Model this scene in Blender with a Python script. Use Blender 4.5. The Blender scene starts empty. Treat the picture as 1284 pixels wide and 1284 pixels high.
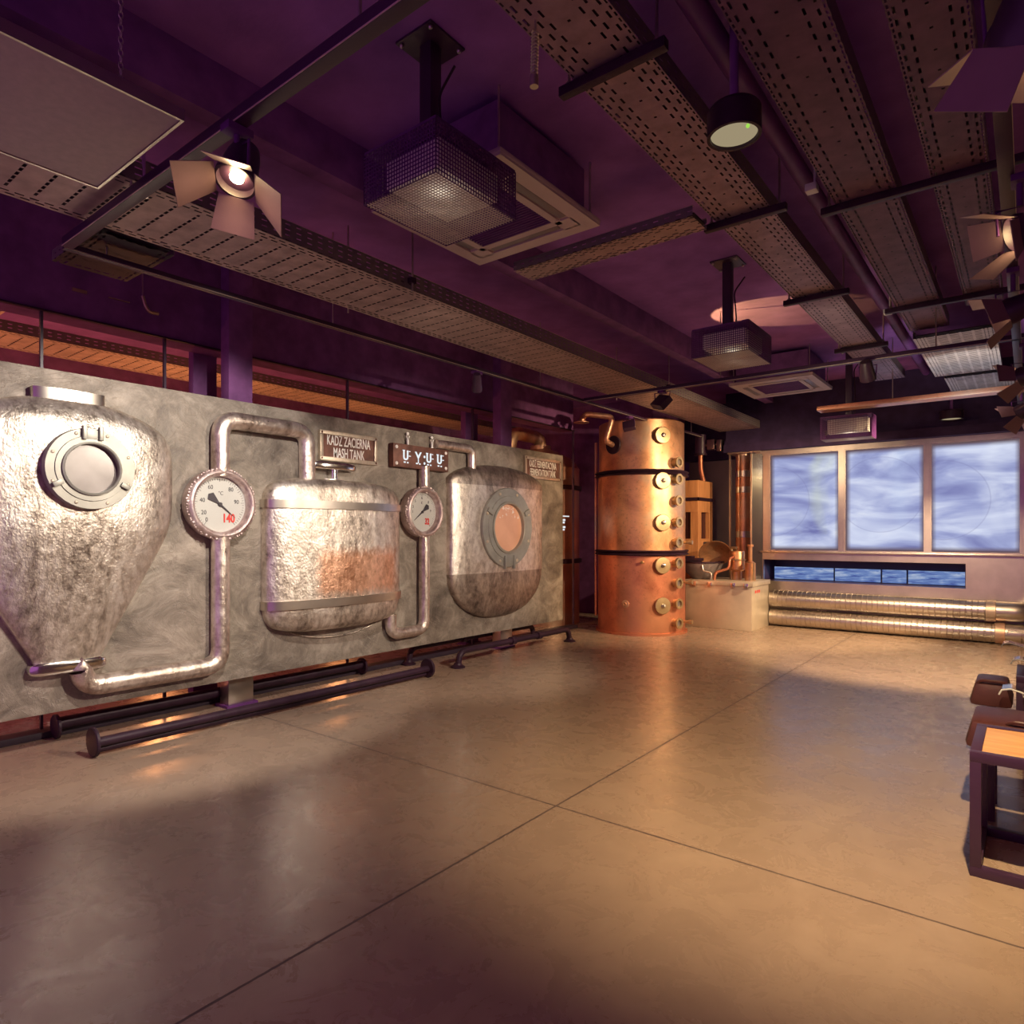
import bpy, bmesh, math, random
from mathutils import Vector, Matrix, Euler
random.seed(7)
PI = math.pi
S = bpy.context.scene
COL = S.collection
H = 1.35                       # eye height
TH = math.atan(648/830)

# ------------------------------------------------------------------ materials
class NT:
    def __init__(s, name):
        s.m = bpy.data.materials.new(name); s.m.use_nodes = True
        s.t = s.m.node_tree; s.b = s.t.nodes['Principled BSDF']; s.o = s.t.nodes['Material Output']
    def n(s, typ, **kw):
        x = s.t.nodes.new(typ)
        for k, v in kw.items(): setattr(x, k, v)
        return x
    def l(s, a, b): s.t.links.new(a, b)
    def val(s, sock, v):
        if isinstance(v, (int, float, tuple, list)): sock.default_value = v
        else: s.l(v, sock)
    def math(s, op, a, b=0.0, c=None, clamp=False):
        x = s.n('ShaderNodeMath', operation=op); x.use_clamp = clamp
        s.val(x.inputs[0], a); s.val(x.inputs[1], b)
        if c is not None: s.val(x.inputs[2], c)
        return x.outputs[0]
    def coord(s, scale=(1, 1, 1), kind='Object'):
        tc = s.n('ShaderNodeTexCoord'); mp = s.n('ShaderNodeMapping')
        mp.inputs['Scale'].default_value = scale
        s.l(tc.outputs[kind], mp.inputs[0]); return mp.outputs[0]
    def noise(s, vec, scale=5, detail=4, rough=.55, dist=0.0):
        x = s.n('ShaderNodeTexNoise'); s.l(vec, x.inputs['Vector'])
        x.inputs['Scale'].default_value = scale; x.inputs['Detail'].default_value = detail
        x.inputs['Roughness'].default_value = rough; x.inputs['Distortion'].default_value = dist
        return x.outputs['Fac']
    def ramp(s, fac, stops):
        x = s.n('ShaderNodeValToRGB'); s.l(fac, x.inputs[0])
        e = x.color_ramp.elements
        while len(e) < len(stops): e.new(.5)
        for i, (p, c) in enumerate(stops):
            e[i].position = p; e[i].color = (*c, 1) if len(c) == 3 else c
        return x.outputs[0]
    def mix(s, f, a, b, blend='MIX'):
        x = s.n('ShaderNodeMix', data_type='RGBA', blend_type=blend)
        s.val(x.inputs[0], f)
        for i, v in ((6, a), (7, b)):
            if isinstance(v, tuple): x.inputs[i].default_value = (*v, 1)[:4]
            else: s.l(v, x.inputs[i])
        return x.outputs[2]
    def bump(s, h, strength=.3, dist=.01):
        x = s.n('ShaderNodeBump'); x.inputs['Strength'].default_value = strength
        x.inputs['Distance'].default_value = dist; s.l(h, x.inputs['Height'])
        s.l(x.outputs[0], s.b.inputs['Normal']); return x
    def base(s, col, rough=.5, metal=0.0, spec=.5):
        if isinstance(col, tuple): s.b.inputs['Base Color'].default_value = (*col, 1)
        else: s.l(col, s.b.inputs['Base Color'])
        s.val(s.b.inputs['Roughness'], rough); s.val(s.b.inputs['Metallic'], metal)
        s.b.inputs['Specular IOR Level'].default_value = spec

def grime(name, col, rough=.5, metal=0.0, var=.25, sc=6, bump=.1, spec=.5):
    n = NT(name); v = n.coord(); f = n.noise(v, sc, 5)
    a = tuple(c*(1-var) for c in col); b = tuple(min(1, c*(1+var)) for c in col)
    n.base(n.ramp(f, [(.3, a), (.7, b)]), rough, metal, spec)
    if bump: n.bump(n.noise(v, sc*8, 3), bump, .004)
    return n.m

M = {}
M['black'] = grime('black_paint', (.22, .09, .26), .75, spec=.2)
M['shade'] = grime('matt_dark_paint', (.20, .075, .21), .8, spec=.2)
M['fascia'] = grime('blue_black_paint', (.05, .03, .085), .7, spec=.2)
M['furniture'] = grime('black_powder_coat', (.045, .018, .045), .4, 0, .1)
M['blackmetal'] = grime('black_metal', (.12, .032, .16), .5, .0, .2, spec=.3)
M['ceiling'] = grime('dark_ceiling_paint', (.29, .115, .40), .9, 0, .2, 3, .5, .2)
M['steel'] = grime('brushed_steel', (.62, .56, .50), .32, 1, .12, 4, .05)
M['chrome'] = grime('polished_steel', (.85, .82, .78), .16, 1, .05, 4, 0)
M['portmetal'] = grime('satin_zinc', (.34, .33, .29), .42, .35, .15, 7, .05)
M['castiron'] = grime('cast_iron_pipe', (.035, .015, .03), .45, .1, .3, 9, .3, .25)
M['brass'] = grime('brass', (.58, .43, .25), .38, .85, .12, 9, .1)
M['basin'] = grime('dark_grey_enamel', (.22, .19, .2), .35, .3, .1)
M['white'] = grime('white_enamel', (.60, .60, .56), .4, 0, .03)
M['heater'] = grime('grey_heater_panel', (.42, .36, .33), .6, 0, .08, 30, .1)
M['acwhite'] = grime('off_white_plastic', (.50, .40, .38), .45, 0, .05)
M['rust'] = grime('rusty_brown_plate', (.17, .075, .055), .55, .3, .45, 10, .4)
M['wood'] = None
M['leather'] = grime('brown_leather', (.075, .023, .022), .45, 0, .25, 12, .25)
M['red'] = grime('red_paint', (.72, .05, .04), .45, 0, .03, 6, 0)
M['ink'] = grime('black_ink', (.05, .04, .05), .5, 0, .05, 6, 0)
M['letter'] = grime('white_lettering', (.97, .94, .90), .5, 0, .04, 6, 0)
M['beige'] = grime('beige_plaster', (.30, .23, .20), .8, 0, .12, 2, .2)
M['kerb'] = grime('black_rubber', (.03, .015, .03), .6, 0, .1)
M['projector'] = grime('pale_projector_plastic', (.95, .92, .84), .45, 0, .05)

def wood():
    n = NT('varnished_wood'); v = n.coord((1, 12, 1)); f = n.noise(v, 3, 5, .6, .6)
    n.base(n.ramp(f, [(.3, (.52, .23, .07)), (.7, (.78, .42, .15))]), .35)
    return n.m
M['wood'] = wood()
def redwood():
    n = NT('reddish_pine_board'); v = n.coord((9, 9, .7)); f = n.noise(v, 2, 5, .6, .8)
    n.base(n.ramp(f, [(.3, (.50, .20, .08)), (.7, (.75, .36, .15))]), .45)
    return n.m
M['redwood'] = redwood()

def copper(name, a, b, patina=(.55, .48, .40), rough=.3):
    n = NT(name); v = n.coord()
    f = n.noise(v, 2.2, 6, .62, .4); g = n.noise(v, 26, 4, .7)
    c1 = n.ramp(f, [(.3, a), (.62, b)])
    c2 = n.mix(n.ramp(g, [(.55, (0, 0, 0)), (.78, (.6, .6, .6))]), c1, tuple(x*.35 for x in a))
    c3 = n.mix(n.ramp(n.noise(v, 1.3, 3), [(.48, (0, 0, 0)), (.66, (.85, .85, .85))]), c2, patina)
    r = n.math('MULTIPLY_ADD', f, .3, rough-.03)
    n.base(c3, r, .8); n.bump(n.noise(v, 14, 4), .10, .01)
    return n.m
M['copper'] = copper('aged_copper', (.46, .19, .10), (.88, .47, .25), (.48, .42, .33))
M['copperred'] = copper('red_copper', (.48, .15, .09), (.80, .33, .19), (.6, .28, .16), .34)
M['copperdark'] = copper('dark_copper', (.50, .22, .14), (.75, .36, .22))

def hammered(name, dark=(.22, .175, .145), mid=(.66, .58, .50), light=(.97, .90, .82), patch=None, rough=.3, bs=1.0):
    n = NT(name); v = n.coord((1, 1, .8))
    f = n.noise(n.coord((1, 1.3, .45)), 2.6, 8, .68, .9); g = n.noise(v, 20, 5, .65, .3)
    s = n.math('ADD', n.math('MULTIPLY', f, .65), n.math('MULTIPLY', g, .35))
    c = n.ramp(s, [(.38, dark), (.49, mid), (.60, light)])
    if patch:                                             # copper coloured field with torn edges
        x = n.n('ShaderNodeSeparateXYZ'); n.l(n.coord(), x.inputs[0])
        wob = n.math('MULTIPLY_ADD', g, .16, -.08)
        z = n.math('ADD', x.outputs[2], wob); y = n.math('ADD', x.outputs[1], wob)
        z0, z1, y0, y1 = patch
        e = lambda a, b_: n.math('DIVIDE', n.math('SUBTRACT', a, b_), .10, clamp=True)
        m = n.math('MULTIPLY', e(z, z0), e(z1, z)); m = n.math('MULTIPLY', m, n.math('MULTIPLY', e(y, y0), e(y1, y)))
        cp = n.ramp(s, [(.38, (.42, .17, .08)), (.6, (.95, .50, .30))])
        c = n.mix(n.math('MULTIPLY', m, .8), c, cp)
    n.base(c, n.math('MULTIPLY_ADD', g, .35, rough-.1), .85)
    h = n.math('ADD', n.math('MULTIPLY', n.noise(v, 9, 6, .62), 1.0), n.math('MULTIPLY', n.noise(v, 60, 4, .6), .5))
    n.bump(h, .38*bs, .022)
    return n.m
M['hammer'] = hammered('hammered_tin')
M['hammer2'] = hammered('hammered_tin_with_copper_patch', patch=(.23, .70, -.35, .62))
M['hammer3'] = hammered('weathered_tin_cap', (.13, .11, .10), (.36, .30, .26), (.62, .54, .47))
M['pipetin'] = hammered('crinkled_tin_pipe', (.30, .22, .18), (.66, .55, .48), (.95, .86, .78), None, .26, .9)
M['beadring'] = hammered('pinkish_beaded_rim', (.40, .28, .27), (.62, .48, .46), (.85, .74, .72), None, .4, 1.0)
M['boxsteel'] = grime('scuffed_sheet_metal', (.62, .53, .41), .42, .35, .18, 3, .1)
M['foil'] = hammered('scuffed_box_steel', (.42, .35, .27), (.60, .50, .40), (.72, .62, .50), None, .34, .15)

def concrete_panel():
    n = NT('cast_concrete_board'); v = n.coord()
    f = n.noise(v, 1.6, 8, .68, .8); g = n.noise(n.coord((1, .9, 1.15)), 3.6, 8, .7, 1.0)
    s = n.math('ADD', n.math('MULTIPLY', f, .5), n.math('MULTIPLY', g, .5))
    c = n.ramp(s, [(.38, (.11, .088, .074)), (.5, (.25, .21, .17)), (.62, (.45, .385, .32))])
    w = n.noise(v, 2.0, 4, .6, 2.5)
    vein = n.math('ABSOLUTE', n.math('SUBTRACT', w, .5))
    vm = n.ramp(vein, [(.0, (1, 1, 1)), (.012, (0, 0, 0))])
    c = n.mix(n.math('MULTIPLY', vm, .35), c, (.42, .37, .31))
    n.base(c, .5, 0, .5)
    n.bump(n.math('ADD', n.math('MULTIPLY', s, 1.0), n.math('MULTIPLY', vm, .08)), .5, .06)
    return n.m
M['panel'] = concrete_panel()

def floor_mat():
    n = NT('polished_concrete_floor'); v = n.coord()
    f = n.noise(v, .9, 8, .65, .7); g = n.noise(v, 5, 8, .7, .8)
    s = n.math('ADD', n.math('MULTIPLY', f, .55), n.math('MULTIPLY', g, .45))
    c = n.ramp(s, [(.28, (.27, .19, .14)), (.5, (.335, .24, .175)), (.74, (.42, .31, .225))])
    x = n.n('ShaderNodeSeparateXYZ'); n.l(v, x.inputs[0])
    wob = n.math('MULTIPLY_ADD', n.noise(v, 30, 3), .006, -.003)
    m = None
    for ax, p in ((0, -1.853), (1, 2.728), (1, 7.5)):
        d = n.math('ABSOLUTE', n.math('SUBTRACT', n.math('ADD', x.outputs[ax], wob), p))
        k = n.math('LESS_THAN', d, .0055)
        m = k if m is None else n.math('MAXIMUM', m, k)
    c = n.mix(n.math('MULTIPLY', m, .85), c, (.05, .03, .03))
    r = n.math('MULTIPLY_ADD', g, .28, .14); r = n.math('ADD', r, n.math('MULTIPLY', m, .4))
    n.base(c, r, 0, .62)
    h = n.math('ADD', n.noise(v, 3, 4), n.math('MULTIPLY', m, -2.0)); n.bump(h, .09, .02)
    return n.m
M['floor'] = floor_mat()

def tray_mat(name, kind, w, col=(.50, .42, .37)):
    """galvanised sheet with punched slots (real see-through holes) in the tray's own x (across) / y (along)"""
    n = NT(name); x = n.n('ShaderNodeSeparateXYZ'); tc = n.n('ShaderNodeTexCoord'); n.l(tc.outputs['Object'], x.inputs[0])
    X, Y = x.outputs[0], x.outputs[1]
    def per(a, p, d, off=0.0):                # 1 inside a duty d of the period p
        return n.math('LESS_THAN', n.math('FRACT', n.math('DIVIDE', n.math('ADD', a, 50*p+off), p)), d)
    def band(a, lo, hi): return n.math('MULTIPLY', n.math('GREATER_THAN', a, lo), n.math('LESS_THAN', a, hi))
    def AND(a, b): return n.math('MULTIPLY', a, b)
    def OR(a, b): return n.math('MAXIMUM', a, b)
    if kind == 'rows':
        m = AND(AND(per(Y, .115, .12), per(X, .05, .68)), band(X, .09, w-.09))
        e = AND(per(Y, .06, .62), OR(band(X, .02, .032), band(X, w-.032, w-.02)))
        e2 = AND(per(Y, .06, .62, .03), OR(band(X, .05, .062), band(X, w-.062, w-.05)))
        m = OR(m, OR(e, e2))
    elif kind == 'long':
        m = None
        for q, off in (((.09, 0), (.20, .035), (.30, 0), (.70, 0), (.80, .035), (.91, 0)) if col[0] > .25 else ((.10, 0), (.24, .035), (.76, .035), (.90, 0))):
            k = AND(per(Y, .075, .5, off), band(X, w*q-.005, w*q+.005)); m = k if m is None else OR(m, k)
        m = OR(m, AND(per(Y, .14, .08), band(X, w*.5-.006, w*.5+.006)))
        m = OR(m, AND(per(Y, .035, .6), OR(band(X, .004, .011), band(X, w-.011, w-.004))))
    else:
        m = AND(AND(per(Y, .055, .30), per(X, .09, .78)), band(X, .10, w-.10))
        for q in (.025, .055, .08): m = OR(m, AND(per(Y, .05, .6), OR(band(X, q-.004, q+.004), band(X, w-q-.004, w-q+.004))))
    v = n.coord(); f = n.noise(v, 8, 5)
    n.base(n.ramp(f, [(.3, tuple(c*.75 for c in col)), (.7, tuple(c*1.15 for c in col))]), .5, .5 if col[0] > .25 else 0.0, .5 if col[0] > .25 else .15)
    tr = n.n('ShaderNodeBsdfTransparent'); mx = n.n('ShaderNodeMixShader')
    flat = n.math('MULTIPLY', m, 1.0)
    n.l(flat, mx.inputs[0]); n.l(n.b.outputs[0], mx.inputs[1]); n.l(tr.outputs[0], mx.inputs[2]); n.l(mx.outputs[0], n.o.inputs[0])
    return n.m

def flange_mat():
    n = NT('punched_tray_flange'); x = n.n('ShaderNodeSeparateXYZ'); tc = n.n('ShaderNodeTexCoord'); n.l(tc.outputs['Object'], x.inputs[0])
    def per(a, p, d): return n.math('LESS_THAN', n.math('FRACT', n.math('DIVIDE', n.math('ADD', a, 50*p), p)), d)
    m = n.math('MULTIPLY', per(x.outputs[1], .07, .45), per(x.outputs[2], .03, .25))
    n.base((.20, .16, .16), .5, .4)
    tr = n.n('ShaderNodeBsdfTransparent'); mx = n.n('ShaderNodeMixShader')
    n.l(m, mx.inputs[0]); n.l(n.b.outputs[0], mx.inputs[1]); n.l(tr.outputs[0], mx.inputs[2]); n.l(mx.outputs[0], n.o.inputs[0])
    return n.m
M['flange'] = flange_mat()

def glass(name, tint=(1, 1, 1), k=.10, rough=.03):
    n = NT(name); tr = n.n('ShaderNodeBsdfTransparent'); tr.inputs[0].default_value = (*tint, 1)
    gl = n.n('ShaderNodeBsdfGlossy'); gl.inputs['Roughness'].default_value = rough
    fr = n.n('ShaderNodeLayerWeight'); fr.inputs[0].default_value = .5
    mx = n.n('ShaderNodeMixShader'); n.l(n.math('MULTIPLY_ADD', n.math('POWER', fr.outputs[1], 5.0), .5, k+.02, clamp=True), mx.inputs[0])
    n.l(tr.outputs[0], mx.inputs[1]); n.l(gl.outputs[0], mx.inputs[2]); n.l(mx.outputs[0], n.o.inputs[0])
    return n.m
M['glass'] = glass('clear_glass', k=.01)
M['acrylic'] = glass('clear_acrylic', (.93, .88, .80), .16)

def emit(name, col, st):
    n = NT(name); e = n.n('ShaderNodeEmission'); e.inputs[0].default_value = (*col, 1); e.inputs[1].default_value = st
    n.l(e.outputs[0], n.o.inputs[0]); return n.m
M['bulb'] = emit('halogen_bulb', (1, .72, .32), 60)
M['bulbdim'] = emit('led_ring_lamp', (1, .82, .50), .33)
M['signglow'] = emit('backlit_letters', (.86, .92, .95), 1.0)
M['greenled'] = emit('green_indicator', (.4, .8, .1), .9)
M['cageglow'] = emit('heater_glow', (1, .85, .68), 1.2)

def screen_mat(name, seed, tint):
    n = NT(name); v = n.coord((1.0, 1, 3.2)); mp = v.node; mp.inputs['Location'].default_value = (seed, seed*.7, 0)
    mp.inputs['Rotation'].default_value = (0, .22*(1 if seed % 2 else -1), 0)
    f = n.noise(v, 1.0, 4, .5, .7); g = n.noise(n.coord((1, 1, 1)), .9, 3, .5, .5)
    c = n.ramp(f, [(.28, (.17, .18, .42)), (.45, (.36, .40, .66)), (.60, (.64, .69, .88)), (.74, (.86, .89, .96))])
    c = n.mix(n.ramp(g, [(.50, (0, 0, 0)), (.68, (.55, .55, .55))]), c, tint)
    x = n.n('ShaderNodeSeparateXYZ'); n.l(n.coord(), x.inputs[0])
    W, Hh = .47, .70                                        # soft vignette: glow painted darker towards the pane edges
    ex = n.math('DIVIDE', n.math('SUBTRACT', W, n.math('ABSOLUTE', x.outputs[0])), .06, clamp=True)
    ez = n.math('DIVIDE', n.math('SUBTRACT', Hh, n.math('ABSOLUTE', n.math('SUBTRACT', x.outputs[2], .73))), .06, clamp=True)
    m = n.math('MULTIPLY', ex, ez)
    xo = n.math('SUBTRACT', x.outputs[0], (-.45, -.05, -.35)[seed//3]); zo = n.math('SUBTRACT', x.outputs[2], (.75, .80, .70)[seed//3])
    rr = n.math('SQRT', n.math('ADD', n.math('MULTIPLY', xo, xo), n.math('MULTIPLY', zo, zo)))
    ln = n.math('LESS_THAN', n.math('ABSOLUTE', n.math('SUBTRACT', rr, .52)), .008)
    ins = n.math('LESS_THAN', rr, .52)
    c = n.mix(n.math('MULTIPLY', ins, .14), c, (.30, .33, .62)); c = n.mix(n.math('MULTIPLY', ln, .22), c, (.2, .2, .4))
    c = n.mix(m, (.13, .085, .10), c)
    e = n.n('ShaderNodeEmission'); n.l(c, e.inputs[0]); e.inputs[1].default_value = 1.0
    n.l(e.outputs[0], n.o.inputs[0]); return n.m

# ------------------------------------------------------------------ mesh builder
class MB:
    def __init__(s): s.bm = bmesh.new()
    def _t(s, vs, mat): bmesh.ops.transform(s.bm, matrix=mat, verts=vs)
    def box(s, lo, hi, b=0.0, rot=None):
        lo, hi = Vector(lo), Vector(hi); c = (lo+hi)/2; d = hi-lo
        r = bmesh.ops.create_cube(s.bm, size=1); vs = r['verts']
        s._t(vs, Matrix.Diagonal((abs(d.x), abs(d.y), abs(d.z), 1)))
        if b: 
            es = list({e for v in vs for e in v.link_edges})
            rr = bmesh.ops.bevel(s.bm, geom=es, offset=b, segments=2, affect='EDGES', profile=.6)
            vs = list({v for f in rr['faces'] for v in f.verts} | {v for v in vs if v.is_valid})
        m = Matrix.Translation(c)
        if rot: m = m @ Euler(rot).to_matrix().to_4x4()
        s._t(vs, m); return s
    def cyl(s, p0, p1, r, seg=24, r2=None, cap=True):
        p0, p1 = Vector(p0), Vector(p1); d = p1-p0
        g = bmesh.ops.create_cone(s.bm, cap_ends=cap, segments=seg, radius1=r, radius2=r if r2 is None else r2, depth=d.length)
        q = Vector((0, 0, 1)).rotation_difference(d.normalized())
        s._t(g['verts'], Matrix.Translation((p0+p1)/2) @ q.to_matrix().to_4x4()); return s
    def sph(s, c, r, sc=(1, 1, 1), seg=16):
        g = bmesh.ops.create_uvsphere(s.bm, u_segments=seg, v_segments=seg//2+2, radius=r)
        s._t(g['verts'], Matrix.Translation(c) @ Matrix.Diagonal((*sc, 1))); return s
    def lathe(s, prof, c=(0, 0, 0), axis='Z', seg=40, a0=0, a1=2*PI, sc=(1, 1)):
        """prof = [(radius, height)]; axis Z or a direction vector"""
        full = abs(a1-a0-2*PI) < 1e-6; n = seg if full else seg+1; rows = []
        ax = Vector((0, 0, 1)) if axis == 'Z' else Vector(axis).normalized()
        q = Vector((0, 0, 1)).rotation_difference(ax).to_matrix()
        for r, h in prof:
            row = []
            for i in range(n):
                a = a0+(a1-a0)*i/seg
                row.append(s.bm.verts.new(Vector(c)+q @ Vector((r*math.cos(a)*sc[0], r*math.sin(a)*sc[1], h))))
            rows.append(row)
        for j in range(len(rows)-1):
            for i in range(n if full else n-1):
                k = (i+1) % n
                try: s.bm.faces.new((rows[j][i], rows[j][k], rows[j+1][k], rows[j+1][i]))
                except ValueError: pass
        return s
    def tube(s, pts, r, seg=14, bend=.0, bs=6, cap=True):
        P = [Vector(p) for p in pts]
        if bend:
            Q = [P[0]]
            for i in range(1, len(P)-1):
                a = P[i]+(P[i-1]-P[i]).normalized()*bend; b = P[i]+(P[i+1]-P[i]).normalized()*bend
                for k in range(bs+1):
                    t = k/bs; Q.append((1-t)**2*a+2*t*(1-t)*P[i]+t*t*b)
            Q.append(P[-1]); P = Q
        rows = []; up = None
        for i, p in enumerate(P):
            d = ((P[i+1]-p) if i < len(P)-1 else (p-P[i-1])).normalized()
            if 0 < i < len(P)-1: d = ((P[i+1]-p).normalized()+(p-P[i-1]).normalized()).normalized()
            if up is None:
                up = Vector((0, 0, 1)) if abs(d.z) < .9 else Vector((1, 0, 0))
            x = d.cross(up).normalized(); up = x.cross(d).normalized()
            rows.append([s.bm.verts.new(p+(x*math.cos(a)+up*math.sin(a))*r) for a in [2*PI*k/seg for k in range(seg)]])
        for j in range(len(rows)-1):
            for i in range(seg):
                k = (i+1) % seg; s.bm.faces.new((rows[j][i], rows[j][k], rows[j+1][k], rows[j+1][i]))
        if cap:
            s.bm.faces.new(rows[0][::-1]); s.bm.faces.new(rows[-1])
        return s
    def poly(s, pts, th, n=(1, 0, 0)):
        """flat outline with thickness th along n"""
        n = Vector(n).normalized()*th
        a = [s.bm.verts.new(Vector(p)) for p in pts]; b = [s.bm.verts.new(Vector(p)+n) for p in pts]
        s.bm.faces.new(a[::-1]); s.bm.faces.new(b)
        for i in range(len(a)):
            k = (i+1) % len(a); s.bm.faces.new((a[i], a[k], b[k], b[i]))
        return s
    def text(s, txt, size, mat, xs=1.0, bold=0.0, th=.004, align='CENTER'):
        cu = bpy.data.curves.new('t', 'FONT'); cu.body = txt; cu.size = size; cu.align_x = align; cu.align_y = 'CENTER'
        cu.extrude = th/2; cu.offset = bold; cu.resolution_u = 3
        o = bpy.data.objects.new('t', cu); COL.objects.link(o)
        dg = bpy.context.evaluated_depsgraph_get(); me = bpy.data.meshes.new_from_object(o.evaluated_get(dg))
        n0 = len(s.bm.verts); s.bm.from_mesh(me); s.bm.verts.ensure_lookup_table()
        s._t(s.bm.verts[n0:], mat @ Matrix.Diagonal((xs, 1, 1, 1)))
        bpy.data.objects.remove(o); bpy.data.curves.remove(cu); bpy.data.meshes.remove(me); return s
    def build(s, name, mat, parent=None, loc=None, sharp=32):
        """vertices are given in world space; stored relative to the owner's origin"""
        bm = s.bm; bmesh.ops.recalc_face_normals(bm, faces=bm.faces)
        for f in bm.faces: f.smooth = True
        for e in bm.edges:
            if len(e.link_faces) == 2 and e.calc_face_angle(0) > math.radians(sharp): e.smooth = False
        if loc is None:
            if parent is not None: loc = wloc(parent)
            else:
                xs = [v.co for v in bm.verts]
                loc = Vector(((min(v.x for v in xs)+max(v.x for v in xs))/2, (min(v.y for v in xs)+max(v.y for v in xs))/2, min(v.z for v in xs)))
        loc = Vector(loc)
        bmesh.ops.translate(bm, vec=-loc, verts=bm.verts)
        me = bpy.data.meshes.new(name); bm.to_mesh(me); bm.free()
        me.materials.append(M[mat] if isinstance(mat, str) else mat)
        o = bpy.data.objects.new(name, me); COL.objects.link(o)
        if parent is not None: o.parent = parent; o.location = loc-wloc(parent)
        else: o.location = loc
        return o
def wloc(o):
    v = Vector((0, 0, 0))
    while o is not None: v += o.location; o = o.parent
    return v
def thing(name, label, cat, loc, group=None):
    o = bpy.data.objects.new(name, None); COL.objects.link(o); o.location = loc; o.empty_display_size = .1
    return tag(o, label, cat, group)
def tag(o, label=None, cat=None, group=None, kind=None):
    for k, v in (('label', label), ('category', cat), ('group', group), ('kind', kind)):
        if v: o[k] = v
    return o
def struct(name, mb, mat, label=None, loc=None):
    o = mb.build(name, mat, loc=loc); o['kind'] = 'structure'
    if label: o['label'] = label
    return o
def dup(o, loc, label=None):
    r = o.copy(); COL.objects.link(r); r.location = loc
    if label: r['label'] = label
    def rec(a, b):
        for ch in a.children:
            c = ch.copy(); COL.objects.link(c); c.parent = b; rec(ch, c)
    rec(o, r); return r

# ------------------------------------------------------------------ room shell
CZ = 3.55
struct('floor', MB().box((-9.4, -1.0, -.2), (1.7, 11.4, 0)), 'floor', loc=(0, 0, 0))
struct('ceiling', MB().box((-9.4, -1.0, CZ), (1.7, 11.4, CZ+.2)), 'ceiling')
struct('wall_left', MB().box((-9.4, -1.0, 0), (-9.2, 11.4, CZ)), 'shade')
struct('wall_partition', MB().box((-9.2, 9.75, 0), (-4.75, 9.9, CZ)).box((-4.9, 9.9, 0), (-4.75, 11.2, CZ)), 'shade')
struct('wall_right', MB().box((1.7, -1.0, 0), (1.9, 11.4, CZ)), 'beige')
struct('wall_back', MB().box((-4.75, 11.2, 0), (1.7, 11.4, CZ)), 'beige')
# header above the glass line
struct('trim_header', MB().box((-5.4, -1.0, 2.84), (-5.2, 8.1, 3.55)), 'shade')
struct('trim_header_lip', MB().box((-5.2, -1.0, 2.84), (-5.17, 8.1, 2.852)), 'castiron')
struct('trim_sill_track', MB().box((-5.26, -1.0, 0), (-5.12, 8.1, .045), .004), 'kerb')
ys = [-1.0, 1.55, 2.35, 4.07, 5.9, 8.1]
for i in range(5):
    p = MB().box((-5.206, ys[i]+.008, .05), (-5.196, ys[i+1]-.008, 2.84))
    w = struct('window_%d' % (i+1), p, 'glass')
for i in range(1, 6):
    struct('trim_mullion_%d' % i, MB().box((-5.215, ys[i]-.008, .05), (-5.187, ys[i]+.008, 2.84)), 'furniture')

# steel posts behind the board
def post(x0, x1, y0, y1, label, mat='blackmetal'):
    t = thing('steel_post', label, 'post', ((x0+x1)/2, (y0+y1)/2, 0), 'steel posts behind the relief board')
    MB().box((x0, y0, .02), (x1, y1, CZ), .004).build('shaft', 'shade', t)
    MB().box((x0-.004, y0-.004, .02), (x1+.004, y1+.004, .30), .003).build('sleeve', mat, t)
    MB().box((x0-.03, y0-.03, 0), (x1+.03, y1+.03, .02)).build('base_plate', 'blackmetal', t)
post(-5.02, -4.90, 2.70, 2.90, 'dark post with pale sleeve at its foot, behind the board below the large pressure pipe', 'steel')
post(-5.02, -4.90, 6.06, 6.27, 'dark post with pale sleeve at its foot, behind the right end of the board', 'steel')
post(-5.50, -5.42, 2.68, 2.88, 'dark square post beyond the glass, just left of the sleeved post')
post(-5.50, -5.42, 6.02, 6.25, 'dark square post beyond the glass near the right end of the board')

# ------------------------------------------------------------------ relief board with its tanks
PX = -4.78
board = tag(MB().box((PX-.10, -1.0, .24), (PX, 7.20, 2.375), .006).build('relief_board', 'panel'),
    'long grey mottled concrete board carrying embossed tin tanks along the left side', 'wall panel')
def P(u, v, w): return (PX+w, u, v)

def relief(mb, uc, prof, k, w0, seg=40, bow=0.0):
    rows = []
    for v, r in prof:
        row = [mb.bm.verts.new(P(uc-r, v, 0))]
        for i in range(seg+1):
            a = PI-PI*i/seg
            row.append(mb.bm.verts.new(P(uc+r*math.cos(a), v, w0+k*r*math.sin(a)**.8)))
        row.append(mb.bm.verts.new(P(uc+r, v, 0))); rows.append(row)
    for j in range(len(rows)-1):
        for i in range(len(rows[0])-1): mb.bm.faces.new((rows[j][i], rows[j][i+1], rows[j+1][i+1], rows[j+1][i]))
    mb.bm.faces.new(rows[0]); mb.bm.faces.new(rows[-1][::-1]); return mb
def rnd(prof, n=5):           # soften a profile by corner cutting
    for _ in range(2):
        q = [prof[0]]
        for i in range(len(prof)-1):
            a, b = prof[i], prof[i+1]
            q += [(a[0]*.75+b[0]*.25, a[1]*.75+b[1]*.25), (a[0]*.25+b[0]*.75, a[1]*.25+b[1]*.75)]
        q.append(prof[-1]); prof = q
    return prof

# tank 1: hopper-bottomed
k1 = .26
t = thing('hopper_tank', 'large embossed tin tank with a tapering hopper bottom and round porthole', 'tank', P(1.56, .49, 0))
relief(MB(), 1.56, rnd([(.56, .185), (.60, .20), (1.30, .58), (1.45, .625), (1.60, .63), (1.88, .63), (2.0, .60), (2.09, .50), (2.17, .30), (2.19, .15)]), k1, .03).build('body', 'hammer', t, sharp=60)
relief(MB(), 1.56, [(2.175, .20), (2.245, .20)], k1, .05).build('lid', 'steel', t)
relief(MB(), 1.56, rnd([(.49, .19), (.50, .215), (.55, .215), (.565, .19)]), k1, .04).build('outlet_flange', 'chrome', t)

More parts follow.
